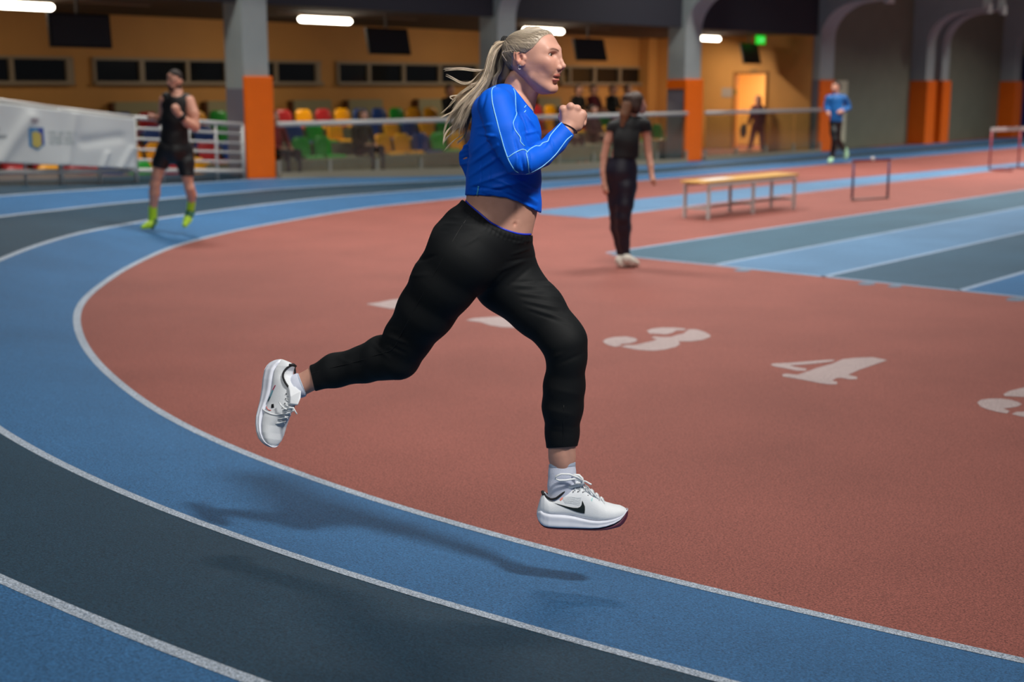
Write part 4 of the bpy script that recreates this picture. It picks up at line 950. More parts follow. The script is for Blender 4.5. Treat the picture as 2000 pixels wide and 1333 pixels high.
WR = [(935, 262, 968, 266, 3, 3), (922, 300, 960, 268, 4, 3), (918, 322, 972, 284, 4, 3.2), (918, 345, 975, 306, 4, 3), (920, 363, 1000, 335, 4, 3), (945, 372, 1030, 352, 4, 3), (962, 350, 1040, 372, 4, 3), (985, 355, 1048, 395, 4, 3.4),
      (1000, 345, 1050, 372, 3.5, 3), (924, 366, 985, 372, 3, -2.5), (985, 377, 1045, 402, 3, -3), (928, 250, 960, 243, 3, 2), (1005, 268, 1022, 330, 3.5, -3), (1018, 292, 1024, 336, 3, -2.5), (1030, 296, 1036, 334, 3, 3), (1012, 300, 1008, 330, 3, 2.4),
      (1010, 220, 1004, 262, 3.5, -3), (1018, 225, 1030, 262, 3.5, 2.6), (1026, 222, 1050, 258, 3, 2.6), (1010, 250, 1024, 290, 3.5, 2.5), (1036, 240, 1056, 268, 3, -3), (1022, 262, 1050, 256, 3, 2.4), (1040, 286, 1062, 276, 3, 3), (1060, 290, 1074, 268, 3.5, -2.5),
      (1072, 262, 1082, 296, 3, 1.5), (950, 180, 938, 222, 4, -2), (960, 300, 985, 330, 4, -3), (898, 300, 915, 292, 3, 3), (899, 312, 916, 306, 3, -3), (900, 322, 916, 318, 3, 2.6), (903, 288, 918, 283, 3, 2.5), (940, 300, 940, 380, 1.5, -1.4), (958, 330, 957, 372, 1.2, -1.2),
      (912, 372, 1050, 404, 1.3, -1.3), (975, 262, 995, 318, 5, 1.5)]
Vs = wrinkle(Vs, Ns, [q[:4]+(q[4]*.85, q[5]*1.9) for q in WR])
shirt = npmesh('long_sleeve_top', Vs, Fs2, [M_SHIRT], runner)
bs = bvh_of(shirt)
PIPES = [[(968.3, 169), (962.5, 171.5), (960, 178), (961.5, 201), (972, 242), (983.9, 286.8), (993.6, 314), (1005.3, 333.6), (1021, 341.4), (1034.6, 338.5), (1060, 325.3), (1085.3, 302.4), (1106, 273.5), (1117, 264.4)],
         [(1002.4, 173), (1006.3, 181.5), (1007.3, 216.6), (1009.6, 222.4), (1001.4, 240), (1005.3, 253.6), (1017, 269), (1016, 277), (1024.5, 285.8)],
         [(991.7, 308.3), (1005, 298.5), (1020, 291.7), (1026.8, 293.6), (1029, 297)], [(1028, 299), (1034.6, 291.7), (1046.3, 284.9), (1054, 285.9), (1060, 279), (1070.7, 276.5), (1073.6, 266.3), (1084, 253.7), (1097, 239.6)],
         [(1027.8, 299.5), (1031.7, 316), (1033.6, 337.5)], [(1023.9, 210.7), (1027.5, 206)], [(1023.5, 220), (1027, 216)]]
for pl in PIPES: seam('piping', pl, bs, .0016, M_PIPE, shirt and runner, .0004)
for o in [c for c in runner.children if c.name.startswith('piping')]:
    o.parent = shirt; o.matrix_parent_inverse = Matrix.Identity(4)
    # shirt's mesh is in world coordinates shifted by its own parent inverse, so its child needs none
seam('side_tag', [(935, 364), (934, 372), (932, 381)], bs, .0028, mat('tag_cyan', rgb(70, 170, 220), rough=.5), runner, .0003)
seam('neck_edge', [(1001.5, 171), (1012, 184), (1021, 195.5), (1031, 208), (1041, 219)], bs, .0022, M_SHIRT, runner, .000)

fp = Field((P3(595, 740, .1).x-.03, YR-.27, P3(1090, 880, 0).z-.03), (P3(1146, 660, 0).x+.02, YR+.32, P3(960, 380, 0).z+.02), .0042)
for a, b in PELV: S(fp, a, b, .03, 1.12)
for a, b in THIGH_R: S(fp, a, b, .02)
for a, b in THIGH_L: S(fp, a, b, .02)
S(fp, (614, 738, .165, 24), (600, 744, .175, 24), .01); S(fp, (1097, 870, 0, 28.5), (1097, 890, 0, 28.5), .01)
S(fp, (975, 400, 0, 72), (968, 440, 0, 73), .02, 1.05)
wx, wy = [880, 905, 912, 931, 958, 985, 1009, 1038, 1060], [376, 391, 397, 414, 437, 450, 457.5, 459.5, 459.5]
fp.cut(pxcut(lambda px, py: np.where(py < 520, np.interp(px, wx, wy)-py, -9.)))
fp.cut(pxcut(lambda px, py: np.where((px > 1000) & (py > 800), py-(874.5-(px-1097)*.06), -9.)))
fp.cut(pxcut(lambda px, py: np.where(px < 680, ((609-px)*.97+(py-739)*.22), -9.)))
Vp, Fp = fp.mesh(); Vp = relax(Vp, Fp, 3); Np_ = normals(Vp, Fp)
WP = []
for k in range(9): WP.append((1000+k*4, 552+k*7, 1075+k*5, 548+k*11, 2.6, 2.2 if k % 2 else -1.8))
for k in range(16):                                     # gathers of the elastic waistband
    tx = 914+k*8; ty = float(np.interp(tx, wx, wy)); WP.append((tx, ty+2, tx-9+k*.4, ty+17, 1.6, 1.8))
WP += [(922, 430, 880, 424, 3, 1.5), (925, 440, 868, 437, 3, 2), (930, 450, 862, 452, 3, -1.6), (935, 462, 905, 480, 3, 1.8), (1040, 470, 1005, 476, 3, 2.5), (1038, 484, 1000, 497, 3, 3), (1046, 502, 990, 512, 3, -2.5), (1030, 506, 975, 530, 4, 2.6), (1040, 520, 992, 560, 4, -2),
       (812, 510, 850, 500, 4, -2.5), (802, 540, 835, 536, 4, 2), (985, 530, 950, 570, 4, -2.5), (1100, 690, 1078, 700, 4, 2.2), (1140, 690, 1090, 712, 4, -2), (752, 655, 800, 672, 4, 2.5), (742, 664, 790, 690, 3.5, -2.2), (728, 672, 760, 700, 4, 2),
       (757, 640, 790, 648, 4, 2), (1075, 760, 1135, 772, 5, 1.2), (1070, 800, 1130, 815, 5, 1.2), (1063, 835, 1128, 842, 4, 1.2), (660, 700, 690, 712, 4, 1.5)]
WP += [(906, 411, 935, 431, 1.4, -2.2), (935, 431, 985, 465, 1.4, -2.2), (985, 465, 1036, 476, 1.4, -2.2)]
Vp = wrinkle(Vp, Np_, WP); pants = npmesh('trousers', Vp, Fp, [M_PANT], runner); bp_ = bvh_of(pants)
o = seam('side_seam', [(918, 418), (895, 452), (868, 500), (842, 545), (812, 600), (790, 640), (768, 684), (740, 692), (700, 706), (650, 718), (606, 730)], bp_, .0011, M_BLACK, runner, .0002); o.parent = pants; o.matrix_parent_inverse = Matrix.Identity(4)
o = seam('side_seam', [(1101, 792), (1101, 830), (1100, 872)], bp_, .0010, M_BLACK, runner, .0002); o.parent = pants; o.matrix_parent_inverse = Matrix.Identity(4)
bb = bvh_of(body)
seam('underwear_edge', [(910.5, 393), (918, 401.5), (931, 412.3), (958, 435.6), (985, 449), (1009, 456.3), (1022, 458), (1036, 458)], bb, .0030, mat('royal_blue_trim', rgb(20, 50, 190), rough=.5), runner, .001)

# --- socks
def tubeloft(name, rings, m, parent, vox=.0025, cuts=(), q=1.):
    P_ = [np.array(P3(*r_[:3])) for r_ in rings]; R_ = [toR(r_[3], p) for r_, p in zip(rings, P_)]
    f = Field(np.min(P_, 0)-.05, np.max(P_, 0)+.05, vox)
    for a, b, ra, rb in zip(P_[:-1], P_[1:], R_[:-1], R_[1:]): f.seg(a, b, ra, rb, .01, q, (0, 1, 0) if q != 1 else None)
    for c in cuts: f.cut(pxcut(c))
    v, q = f.mesh(); return npmesh(name, relax(v, q, 2), q, [m], parent)
so = tubeloft('sock', [(1098, 895, 0, 25.5), (1098, 925, 0, 26), (1097, 948, 0, 26.5), (1094, 985, 0, 25)], M_SOCK, runner, cuts=[lambda px, py: 906-py-(px-1098)*.07], q=.66)
so2 = tubeloft('sock_cuff', [(1098, 895, 0, 26.3), (1098, 925, 0, 26.3)], M_SOCK2, runner, cuts=[lambda px, py: 904.5-py-(px-1098)*.07, lambda px, py: py-914+(px-1098)*.07], q=.68); so2.parent = so; so2.matrix_parent_inverse = Matrix.Identity(4)
sr = tubeloft('sock', [(604, 744, .172, 21), (586, 753, .175, 23), (568, 762, .185, 21)], M_SOCK, runner, cuts=[lambda px, py: (px-589)*.93-(py-750)*.36])
sr2 = tubeloft('sock_cuff', [(604, 744, .172, 22.4), (586, 753, .175, 23.6)], M_SOCK2, runner, cuts=[lambda px, py: (px-590.5)*.93-(py-750)*.36, lambda px, py: -(px-584)*.93+(py-753)*.36]); sr2.parent = sr; sr2.matrix_parent_inverse = Matrix.Identity(4)

# --- shoes: lofted from side outlines (units: 1/178 of the shoe length)
SX = np.array([0, 3, 8, 15, 24, 34, 44, 54, 64, 76, 90, 106, 120, 135, 150, 162, 170, 175, 178.])
zb = np.interp(SX, [0, 4, 12, 22, 40, 60, 100, 137, 163, 173, 178], [24, 12, 4.5, 2, .8, 0, 0, 2.5, 8, 16, 27])
zo = np.interp(SX, [0, 4, 12, 22, 60, 90, 115, 135, 150, 160, 168, 173, 178], [25, 13, 6, 4.5, 3.6, 4, 6, 11, 16.5, 21.5, 28, 38, 40])       # top of the outsole
zm = np.interp(SX, [0, 6, 12, 30, 45, 70, 100, 120, 135, 158, 170, 178], [29, 38, 34, 32, 32, 29, 22, 22, 23.5, 28, 33, 38])   # top of the midsole
zu = np.interp(SX, [0, 3, 7, 12, 16, 20, 27, 34, 43, 53, 60, 70, 80, 92, 106, 125, 141, 155, 166, 174, 178], [30, 44, 60, 72, 72, 64, 60.5, 61, 68, 78, 81, 84, 85, 84, 73, 57, 47, 46, 44, 39, 34])
wd = np.interp(SX, [0, 3, 10, 25, 45, 65, 90, 120, 145, 160, 170, 176, 178], [3, 9, 17, 23, 24, 22.5, 24, 30, 30, 25, 17, 8, 2])
wu = np.interp(SX, [0, 3, 7, 12, 25, 45, 65, 90, 120, 145, 160, 170, 176, 178], [2, 5, 10, 15, 20, 21, 20.5, 22, 27, 27, 22, 14.5, 6, 1.5])
def shoe(name, M4, lb, toecol):
    """M4 maps shoe units (x heel to toe, y, z up) to the world"""
    T_ = lambda x, y, z: M4 @ Vector((x, y, z))
    root = []
    def loft(nm, secs, m):
        n = len(secs[0]); v = [T_(*p) for s_ in secs for p in s_]; f_ = [(i*n+k, i*n+(k+1) % n, (i+1)*n+(k+1) % n, (i+1)*n+k) for i in range(len(secs)-1) for k in range(n)]
        f_ += [tuple(range(n))[::-1], tuple((len(secs)-1)*n+k for k in range(n))]
        mb = MB(); mb.v = v; mb.f = f_; o = mb.build(nm, m, world=runner, smooth=True); md = o.modifiers.new('sub', 'SUBSURF'); md.levels = md.render_levels = 2; return o
    sole, mid, up = [], [], []
    xs = np.unique(np.concatenate([SX, np.arange(4, 178, 6)])); I = lambda a: np.interp(xs, SX, a)
    B_, O_, Mm, Uu, Wd, Wu = map(I, (zb, zo, zm, zu, wd, wu))
    for i, x in enumerate(xs):
        w_ = Wd[i]; sole.append([(x, -w_*.90, B_[i]+1), (x, -w_*.5, B_[i]), (x, 0, B_[i]), (x, w_*.5, B_[i]), (x, w_*.90, B_[i]+1), (x, w_*.98, O_[i]), (x, 0, O_[i]+1), (x, -w_*.98, O_[i])])
        h = Mm[i]-O_[i]; a = O_[i]
        mid.append([(x, -w_*.96, a), (x, 0, a), (x, w_*.96, a), (x, w_*1.05, a+h*.25), (x, w_*(.96), a+h*.5), (x, w_*1.01, a+h*.8), (x, w_*.93, Mm[i]), (x, 0, Mm[i]), (x, -w_*.93, Mm[i]), (x, -w_*1.01, a+h*.8), (x, -w_*.96, a+h*.5), (x, -w_*1.05, a+h*.25)])
        wu_ = Wu[i]; hh = Uu[i]-Mm[i]+2; z0 = Mm[i]-2; ring = []
        for k in range(17):
            t_ = math.pi*k/16; c_, s_ = math.cos(t_), math.sin(t_); ex = .62
            nar = 1-.30*max(0, min(1, (Uu[i]-48)/35))*abs(s_)**1.0
            ring.append((x, wu_*math.copysign(abs(c_)**.8, c_)*nar, z0+hh*abs(s_)**ex if hh > 0 else z0))
        up.append(ring+[(x, 0, z0-1)])
    o1 = loft('outsole', sole, toecol); o2 = loft('midsole', mid, mat('midsole_white', rgb(218, 222, 235), rough=.45)); o3 = loft('upper', up, mat('mesh_white', rgb(222, 226, 232), rough=.6, bump=.12, bscale=420))
    # dark collar lining, a ring round the opening
    cr = []
    for a in np.linspace(0, 2*math.pi, 29)[:-1]:
        x = 38-25*math.cos(a); y = 16*math.sin(a)*(1-.12*math.cos(a)); z = np.interp(x, [12, 18, 27, 36, 46, 56, 64], [72, 65, 61.5, 62.5, 70, 79, 83]); cr.append(T_(x, y, z-.5))
    cl = MB().tube(cr+[cr[0]], .0034, 8, False).build('collar_lining', mat('collar_black', rgb(14, 14, 20), rough=.7), world=runner, smooth=True)
    hd_ = MB().tube([T_(13, -8, 68), T_(11.5, 0, 71), T_(13, 8, 68)], [.004, .0055, .004], 8).build('heel_tab', MATS['collar_black'], world=runner, smooth=True)
    tg = MB().prism([T_(56, -12, 76), T_(64, -14, 84), T_(78, -12, 88), T_(92, -9, 86), (T_(92, 9, 86)), T_(78, 12, 88), T_(64, 14, 84), T_(56, 12, 76)], M4.to_3x3() @ Vector((-2, 0, 5))).build('tongue', MATS['mesh_white'], world=runner, bevel=.003)
    lc = MB()
    for k in range(6):                                 # crossed lacing down the instep
        x = 74+k*9.5; zz = np.interp(x, SX, zu); 
        lc.tube([T_(x, -11, zz-6), T_(x+2, -6, zz-.2), T_(x+4, 0, zz+1.8), T_(x+7, 6, zz-2.2), T_(x+9.5, 11, zz-9)], .0021, 6)
        lc.tube([T_(x, 11, zz-6), T_(x+2, 6, zz-.2), T_(x+4, 0, zz+2.4), T_(x+7, -6, zz-2.2), T_(x+9.5, -11, zz-9)], .0021, 6)
    lo = lc.build('lacing', mat('lace_white', rgb(228, 232, 236), rough=.7, bump=.2, bscale=900), world=runner, smooth=True)
    eyl = MB()
    for k in range(5):
        for sd in (-1, 1):
            x = 72+k*9.5; zz = np.interp(x, SX, zu); eyl.sphere(T_(x-1, sd*12.5, zz-7.5), .0019, 8)
    eyl.build('eyelet', M_BLACK, world=runner, smooth=True)
    for o in [o for o in runner.children if o.name.split('.')[0] in ('outsole', 'midsole', 'upper', 'collar_lining', 'heel_tab', 'tongue', 'lacing', 'eyelet') and o not in DONE]:
        if o is not o3: o.parent = o3; o.matrix_parent_inverse = Matrix.Identity(4)
        DONE.add(o)
    o3.name = name; o3['label'] = lb
    return o3, o2, T_
DONE = set()
a_, b_ = P3(1048, 1027, .0), P3(1226, 1027, .0); L_ = (b_-a_).length; u_ = L_/178
ex_ = (b_-a_).normalized(); ex_ = Vector((ex_.x, -.05, ex_.z)).normalized(); ez_ = Vector((0, 0, 1)); ez_ = (ez_-ex_*ez_.dot(ex_)).normalized(); ey_ = ez_.cross(ex_)
def frame(o, x, y, z, s): return Matrix.Translation(o) @ Matrix(((x.x, y.x, z.x), (x.y, y.y, z.y), (x.z, y.z, z.z))).to_4x4() @ Matrix.Scale(s, 4)
M_OUT = mat('outsole_maroon', rgb(88, 40, 62), rough=.5)
shF, midF, TF = shoe('running_shoe', frame(P3(1048, 1029.5, .0), ex_, ey_, ez_, u_), 'white running shoe pointing forward, with black swoosh and maroon outsole', M_OUT)
# rear shoe: toe down, sole towards the back, lateral side and top turned to the camera
px_ = (P3(536, 862, .14)-P3(556, 706, .22)); xr = px_.normalized(); zr = Vector((.62, -.66, .0)); zr = (zr-xr*zr.dot(xr)).normalized(); yr_ = zr.cross(xr)
sc_r = u_*1.0
M_OUTW = mat('outsole_white', rgb(205, 208, 220), rough=.5)
shR, midR, TR = shoe('running_shoe', frame(P3(534, 702, .25), xr, yr_, zr, sc_r), 'white running shoe kicked up behind, toe pointing down', M_OUTW)
# --- front shoe details: swoosh, mesh marks, bow; rear shoe marks
bF = bvh_of(shF); bR = bvh_of(shR); bsk = bvh_of(sr)
def onto(o, par):
    o.parent = par; o.matrix_parent_inverse = Matrix.Identity(4); return o
SW = [(1076, 980), (1084, 983.4), (1096.5, 986.8), (1110, 990.4), (1120, 992.3), (1128.4, 992.6), (1133, 990.6), (1136, 986.5), (1137.2, 978.2), (1139.8, 983.5), (1142.3, 989.7), (1142.6, 996), (1141.8, 1003.6), (1134, 1002.4), (1125.9, 1000.2), (1114, 996), (1103, 991.6), (1092, 987.2), (1084, 983.8)]
onto(decal('swoosh', SW, bF, mat('swoosh_black', rgb(14, 26, 28), rough=.5), runner, .0012, 1.5), shF)
onto(decal('heel_mark', [(1093, 977), (1097, 972.5), (1100.5, 972), (1098, 976.5), (1095, 979)], bF, mat('mark_coral', rgb(235, 130, 110), rough=.5), runner, .001, 1.5), shF)
onto(decal('side_mark', [(1154.5, 977), (1156, 972.5), (1158, 973), (1156, 980.5)], bF, mat('mark_mint', rgb(160, 215, 215), rough=.5), runner, .001, 1.5), shF)
for k in range(7): onto(seam('rib', [(1103-k*1.2, 983.5-k*1.9), (1116, 984-k*2.1), (1128, 987-k*2.3), (1133+k*.4, 986.5-k*2.3)], bF, .00055, mat('rib_grey', rgb(176, 184, 192), rough=.6), runner, .0002), shF)
t_ = TF; lw = MATS['lace_white']
bow = MB()
def lp(x, y, dy=0.): return P3(x, y, dy)
bow.tube([lp(1137, 940, -.035), lp(1128, 933, -.045), lp(1112, 927, -.05), lp(1096, 926.5, -.052), lp(1086, 931, -.052), lp(1085, 936, -.05), lp(1092, 939, -.05), lp(1106, 938.5, -.05), lp(1122, 936, -.045), lp(1137, 940, -.035)], .0034, 8)
bow.tube([lp(1137, 940, .0), lp(1120, 926, .03), lp(1104, 923, .045), lp(1100, 930, .045), lp(1122, 934, .03), lp(1137, 940, .0)], .0034, 8)
bow.tube([lp(1120, 928, -.03), lp(1131, 929, -.03), lp(1137, 935, -.03), lp(1139, 944, -.03), lp(1134, 948, -.028)], .0042, 8)
bow.tube([lp(1137, 940, -.02), lp(1144, 941, -.03), lp(1150, 944.5, -.035), lp(1155, 947, -.04)], .0030, 8)
bow.tube([lp(1139, 944, -.02), lp(1150, 955, -.03), lp(1160, 966, -.03), lp(1167, 973, -.025), lp(1172, 976, -.02)], .0026, 8)
bow.sphere(lp(1137, 941, -.028), .0065, 10)
onto(bow.build('lace_bow', lw, world=runner, smooth=True), shF)
for pl, mm, nm in (([(537.5, 752.5), (539, 753.5), (534, 763), (532.2, 762)], mat('mark_crimson', rgb(170, 40, 80), rough=.5), 'stripe_mark'), ([(532.2, 762), (534.4, 763), (529, 776), (527, 775)], mat('mark_teal', rgb(90, 150, 170), rough=.5), 'stripe_mark'),
                    ([(527, 775), (529, 776), (524.5, 785), (523, 784)], mat('mark_dark_teal', rgb(30, 70, 80), rough=.5), 'stripe_mark'), ([(530.5, 790), (535, 789.5), (535.5, 797), (530, 797.5)], mat('label_black', rgb(14, 14, 18), rough=.5), 'black_patch')):
    onto(decal(nm, pl, bR, mm, runner, .0012, 1.5), shR)
onto(seam('red_mark', [(520.5, 795), (522, 799), (525, 801.5), (529.5, 802)], bR, .0011, mat('mark_red', rgb(225, 80, 70), rough=.5), runner, .0008), shR)
onto(seam('saddle_edge', [(511, 799), (520, 805), (530, 809.5), (541, 811), (551, 809), (560, 802)], bR, .0026, MATS['mesh_white'], runner, .0002), shR)
onto(seam('sock_emblem', [(570, 774), (569.5, 777.5), (573, 779.5), (578, 780), (583, 779)], bsk, .0008, mat('sock_emblem_grey', rgb(90, 95, 110), rough=.6), runner, .0006), sr)
bow2 = MB(); q_ = lambda x, y, d: P3(x, y, .10+d)
bow2.tube([q_(557, 800, .0), q_(566, 797, -.02), (q_(573, 797, -.02)), q_(576, 803, -.02), q_(580, 809.5, -.02)], .0024, 8).tube([q_(558, 801, .0), q_(564, 804, -.01), q_(571, 804, -.01), q_(575, 800, -.01)], .0028, 8)
bow2.tube([q_(545, 786, .0), q_(549, 792, -.01), q_(556, 799, -.01), q_(563, 800, -.01)], .0024, 8)
onto(bow2.build('lace_bow', lw, world=runner, smooth=True), shR)

# --- bracelet of beads, earring
M_BEAD = mat('dark_bead', rgb(52, 28, 34), rough=.3); M_BEADS = mat('pale_bead', rgb(190, 170, 160), rough=.25)
br_c = np.array(Q(1114, 246.5, YR-.13)); ax_ = cdir; e1 = np.cross(ax_, [0, 1, 0]); e1 /= np.linalg.norm(e1); e2 = np.cross(ax_, e1)
brc = MB(); brl = MB(); bh_ = bvh_of(body); nb_ = 50
for k in range(nb_):
    a = 2*math.pi*k/nb_; d_ = e1*math.cos(a)+e2*math.sin(a); off_ = ax_*(-.009-.007*math.cos(a)); o_ = br_c+off_
    h_, n_, _, _ = bh_.ray_cast(Vector(o_+d_*.06), Vector(-d_), .06)
    p_ = (h_+Vector(d_)*.0018) if h_ is not None else Vector(o_+d_*.026)
    (brl if 34 <= k <= 41 else brc).sphere(p_, .0021, 8)
bo = brc.build('bracelet', M_BEAD, world=runner, smooth=True); onto(brl.build('pale_beads', M_BEADS, world=runner, smooth=True), bo)
er = MB(); ec = hp(-.006, -.0800, -.0320); er.tube([Vector(ec)+Vector(fx*math.cos(a)*.0040+fz*math.sin(a)*.0065-fy*.0015) for a in np.linspace(.5, 5.6, 12)], .0011, 6)
er.build('earring', mat('silver', rgb(225, 222, 220), rough=.2, metal=.9), world=runner, smooth=True)

# --- hair: cap swept back to the tie, ponytail and loose strands
def hair_mat(name, c):
    m = mat(name, c, rough=.42, spec=.45, attr='tint'); return m
M_HAIR = hair_mat('blonde_hair', rgb(204, 189, 171))
TIE = (-.093, 0., .048)
hl_z = [-.13, -.066, -.040, -.021, .0, .0095, .0125, .028, .045, .0614, .072, .079, .1]; hl_x = [-.060, -.056, -.048, -.040, -.034, -.018, .012, .034, .047, .055, .064, .076, .092]
fc = Field(HCn-[.115, .10, .085], HCn+[.10, .10, .112], .0019)
def capfn(X, Y, Z):
    x = ((X-HCn[0])*fx[0]+(Y-HCn[1])*fx[1])/HS; y = ((X-HCn[0])*fy[0]+(Y-HCn[1])*fy[1])/HS; z = (Z-HCn[2])/HS+0*x
    edge = np.interp(z, hl_z, hl_x).astype(np.float32)-x; g = .0006+.0058*np.clip(edge/.030, 0, 1)**.6
    a1 = np.arctan2(z-TIE[2], x-TIE[0]); gr = .0005*np.sin(a1*40+np.sin(a1*13)*1.5+y*20)
    d = headfn(X, Y, Z) - g - gr*np.clip(edge/.02, 0, 1)
    return np.maximum(d, -edge*.8)
fc.add(capfn, HCn-.13, HCn+.13, .001)
fc.cut(lambda X, Y, Z: -(Z-HCn[2])-.070+0*X+0*Y)
Vc, Fc_ = fc.mesh(); Vc = relax(Vc, Fc_, 1, .35)
lc_ = (Vc-HCn)@HM.T/HS; ang_ = np.arctan2(lc_[:, 2]-TIE[2], lc_[:, 0]-TIE[0])
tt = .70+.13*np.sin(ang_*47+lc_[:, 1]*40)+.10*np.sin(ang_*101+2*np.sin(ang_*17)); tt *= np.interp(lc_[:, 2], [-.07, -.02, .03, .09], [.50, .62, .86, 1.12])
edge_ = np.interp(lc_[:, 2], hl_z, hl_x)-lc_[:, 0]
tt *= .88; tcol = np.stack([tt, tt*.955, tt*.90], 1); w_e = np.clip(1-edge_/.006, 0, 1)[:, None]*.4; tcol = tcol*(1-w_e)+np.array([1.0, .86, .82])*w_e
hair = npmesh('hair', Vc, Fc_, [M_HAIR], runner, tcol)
bc = bvh_of(hair)
class Strands:
    def __init__(s): s.V = []; s.F = []; s.T = []; s.n = 0
    def add(s, pts, r, t_, k=3):
        pts = np.array(pts); n = len(pts); T_ = np.gradient(pts, axis=0); T_ /= np.maximum(np.linalg.norm(T_, axis=1), 1e-9)[:, None]
        u_ = np.cross(T_, [0.13, .9, .4]); u_ /= np.linalg.norm(u_, axis=1)[:, None]; v_ = np.cross(T_, u_); rr = r*np.clip(np.minimum(np.linspace(0, 1, n)*8+.5, (1-np.linspace(0, 1, n))*5+.15), 0, 1)
        for j in range(k):
            a = 2*math.pi*j/k; s.V.append(pts+(u_*math.cos(a)+v_*math.sin(a))*rr[:, None])
        b = s.n
        for i in range(n-1):
            for j in range(k): s.F.append((b+j*n+i, b+((j+1) % k)*n+i, b+((j+1) % k)*n+i+1, b+j*n+i+1))
        s.T.append(np.tile(t_, (n*k, 1))); s.n += n*k
    def build(s, name, m, parent): return npmesh(name, np.vstack(s.V), np.array(s.F), [m], parent, np.vstack(s.T))
R_ = np.random.default_rng(11)
def tone(lo, hi):
    t_ = R_.uniform(lo, hi); return np.array([t_, t_*R_.uniform(.94, .99), t_*R_.uniform(.86, .96)])
st_ = Strands()
for k in range(800):                                    # combed strands over the cap
    s_ = -1 if R_.random() < .78 else 1; z0 = R_.uniform(-.05, .094); x0 = np.interp(z0, hl_z, hl_x)-R_.uniform(.004, .04); y0 = s_*np.interp(z0, HT[:, 0], HT[:, 3])*R_.uniform(.2, 1.05)
    P_ = []
    for t in np.linspace(0, 1, 14):
        q = np.array([x0, y0, z0])*(1-t)+np.array([TIE[0]+.004, TIE[1]+s_*.010, TIE[2]])*t; q[1] += s_*.035*math.sin(math.pi*t)*(1-abs(y0)/.09); q[2] += .012*math.sin(math.pi*t)
        d_ = np.array([q[0]+.015, q[1], q[2]-.0]); nrm = hp(*(q+d_/np.linalg.norm(d_)*.08)); c0 = hp(-.012, 0, .0)
        h_, n_, _, _ = bc.ray_cast(Vector(nrm), Vector(hp(*(q*.5))-nrm).normalized())
        if h_ is not None: P_.append(np.array(h_+n_*.0010))
    if len(P_) > 5:
        P_ = np.array(P_)
        for _ in range(2): P_[1:-1] = (P_[:-2]+P_[1:-1]*2+P_[2:])/4
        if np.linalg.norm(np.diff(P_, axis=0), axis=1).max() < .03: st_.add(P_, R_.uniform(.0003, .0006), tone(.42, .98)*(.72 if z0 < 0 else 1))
onto(st_.build('combed_strands', M_HAIR, runner), hair)
def gp(pts, n=16):                                      # smooth curve through guide pixels (px, py, dY)
    P_ = np.array(pts, float); s_ = np.r_[0, np.cumsum(np.hypot(*np.diff(P_[:, :2], axis=0).T))]; t = np.linspace(0, s_[-1], n)
    c = np.stack([np.interp(t, s_, P_[:, k]) for k in range(3)], 1)
    for _ in range(3): c[1:-1] = (c[:-2]+c[1:-1]*2+c[2:])/4
    return c
n_ = 22
GA = gp([(987, 80, 0), (972, 77.5, 0), (960, 84, 0), (953, 105, -.01), (950, 130, -.01), (946, 152, 0), (932, 168, .0), (908, 182, .0), (888, 202, .0), (874, 226, .0), (866, 252, 0)], n_)
GB = gp([(987, 84, 0), (973, 88, 0), (963, 104, 0), (958, 130, 0), (953, 152, 0), (938, 175, 0), (918, 202, 0), (902, 230, 0), (891, 255, 0), (884, 272, 0)], n_)
GC = gp([(989, 88, 0), (979, 98, 0), (970, 120, 0), (965, 146, 0), (955, 170, .0), (940, 192, .02), (926, 216, .02), (914, 240, .01), (907, 262, 0), (903, 280, 0)], n_)
GD = gp([(990, 90, 0), (984, 104, 0), (979, 125, -.01), (976, 148, 0), (970, 168, 0.01), (962, 180, .03)], n_)
pt = Strands()
for k in range(150):                                    # locks of hair, each a bundle of strands
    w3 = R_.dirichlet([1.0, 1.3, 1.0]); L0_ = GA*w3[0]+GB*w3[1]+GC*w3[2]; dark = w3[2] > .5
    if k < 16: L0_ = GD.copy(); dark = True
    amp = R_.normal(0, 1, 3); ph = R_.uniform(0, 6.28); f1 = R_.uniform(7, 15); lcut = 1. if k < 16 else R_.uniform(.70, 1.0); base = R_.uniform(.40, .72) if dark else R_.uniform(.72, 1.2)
    tl = np.linspace(0, 1, n_); L0_ = L0_ + np.stack([amp[0]*(1+10.5*tl**1.6)*.75+np.sin(tl*f1+ph)*(.2+5.5*tl**1.6), amp[1]*(1+10.5*tl**1.6)*.75+np.cos(tl*f1+ph)*(.2+4.5*tl**1.6), amp[2]*(.006+.026*tl)], 1)
    for _ in range(30):
        c_k = lcut*R_.uniform(.86, 1.0); t = np.linspace(0, c_k, n_); c = np.stack([np.interp(t, tl, L0_[:, j]) for j in range(3)], 1); sp_ = .8+1.6*t**.7*(1-.35*(t/c_k)**6)
        c[:, 0] += R_.normal(0, .8)*sp_+np.sin(t*13+R_.uniform(0, 6))*.5*t; c[:, 1] += R_.normal(0, .8)*sp_; c[:, 2] += R_.normal(0, .004)
        pt.add([P3(a, b, .025+d) for a, b, d in c], R_.uniform(.00035, .00065), tone(base*.82, base*1.22))
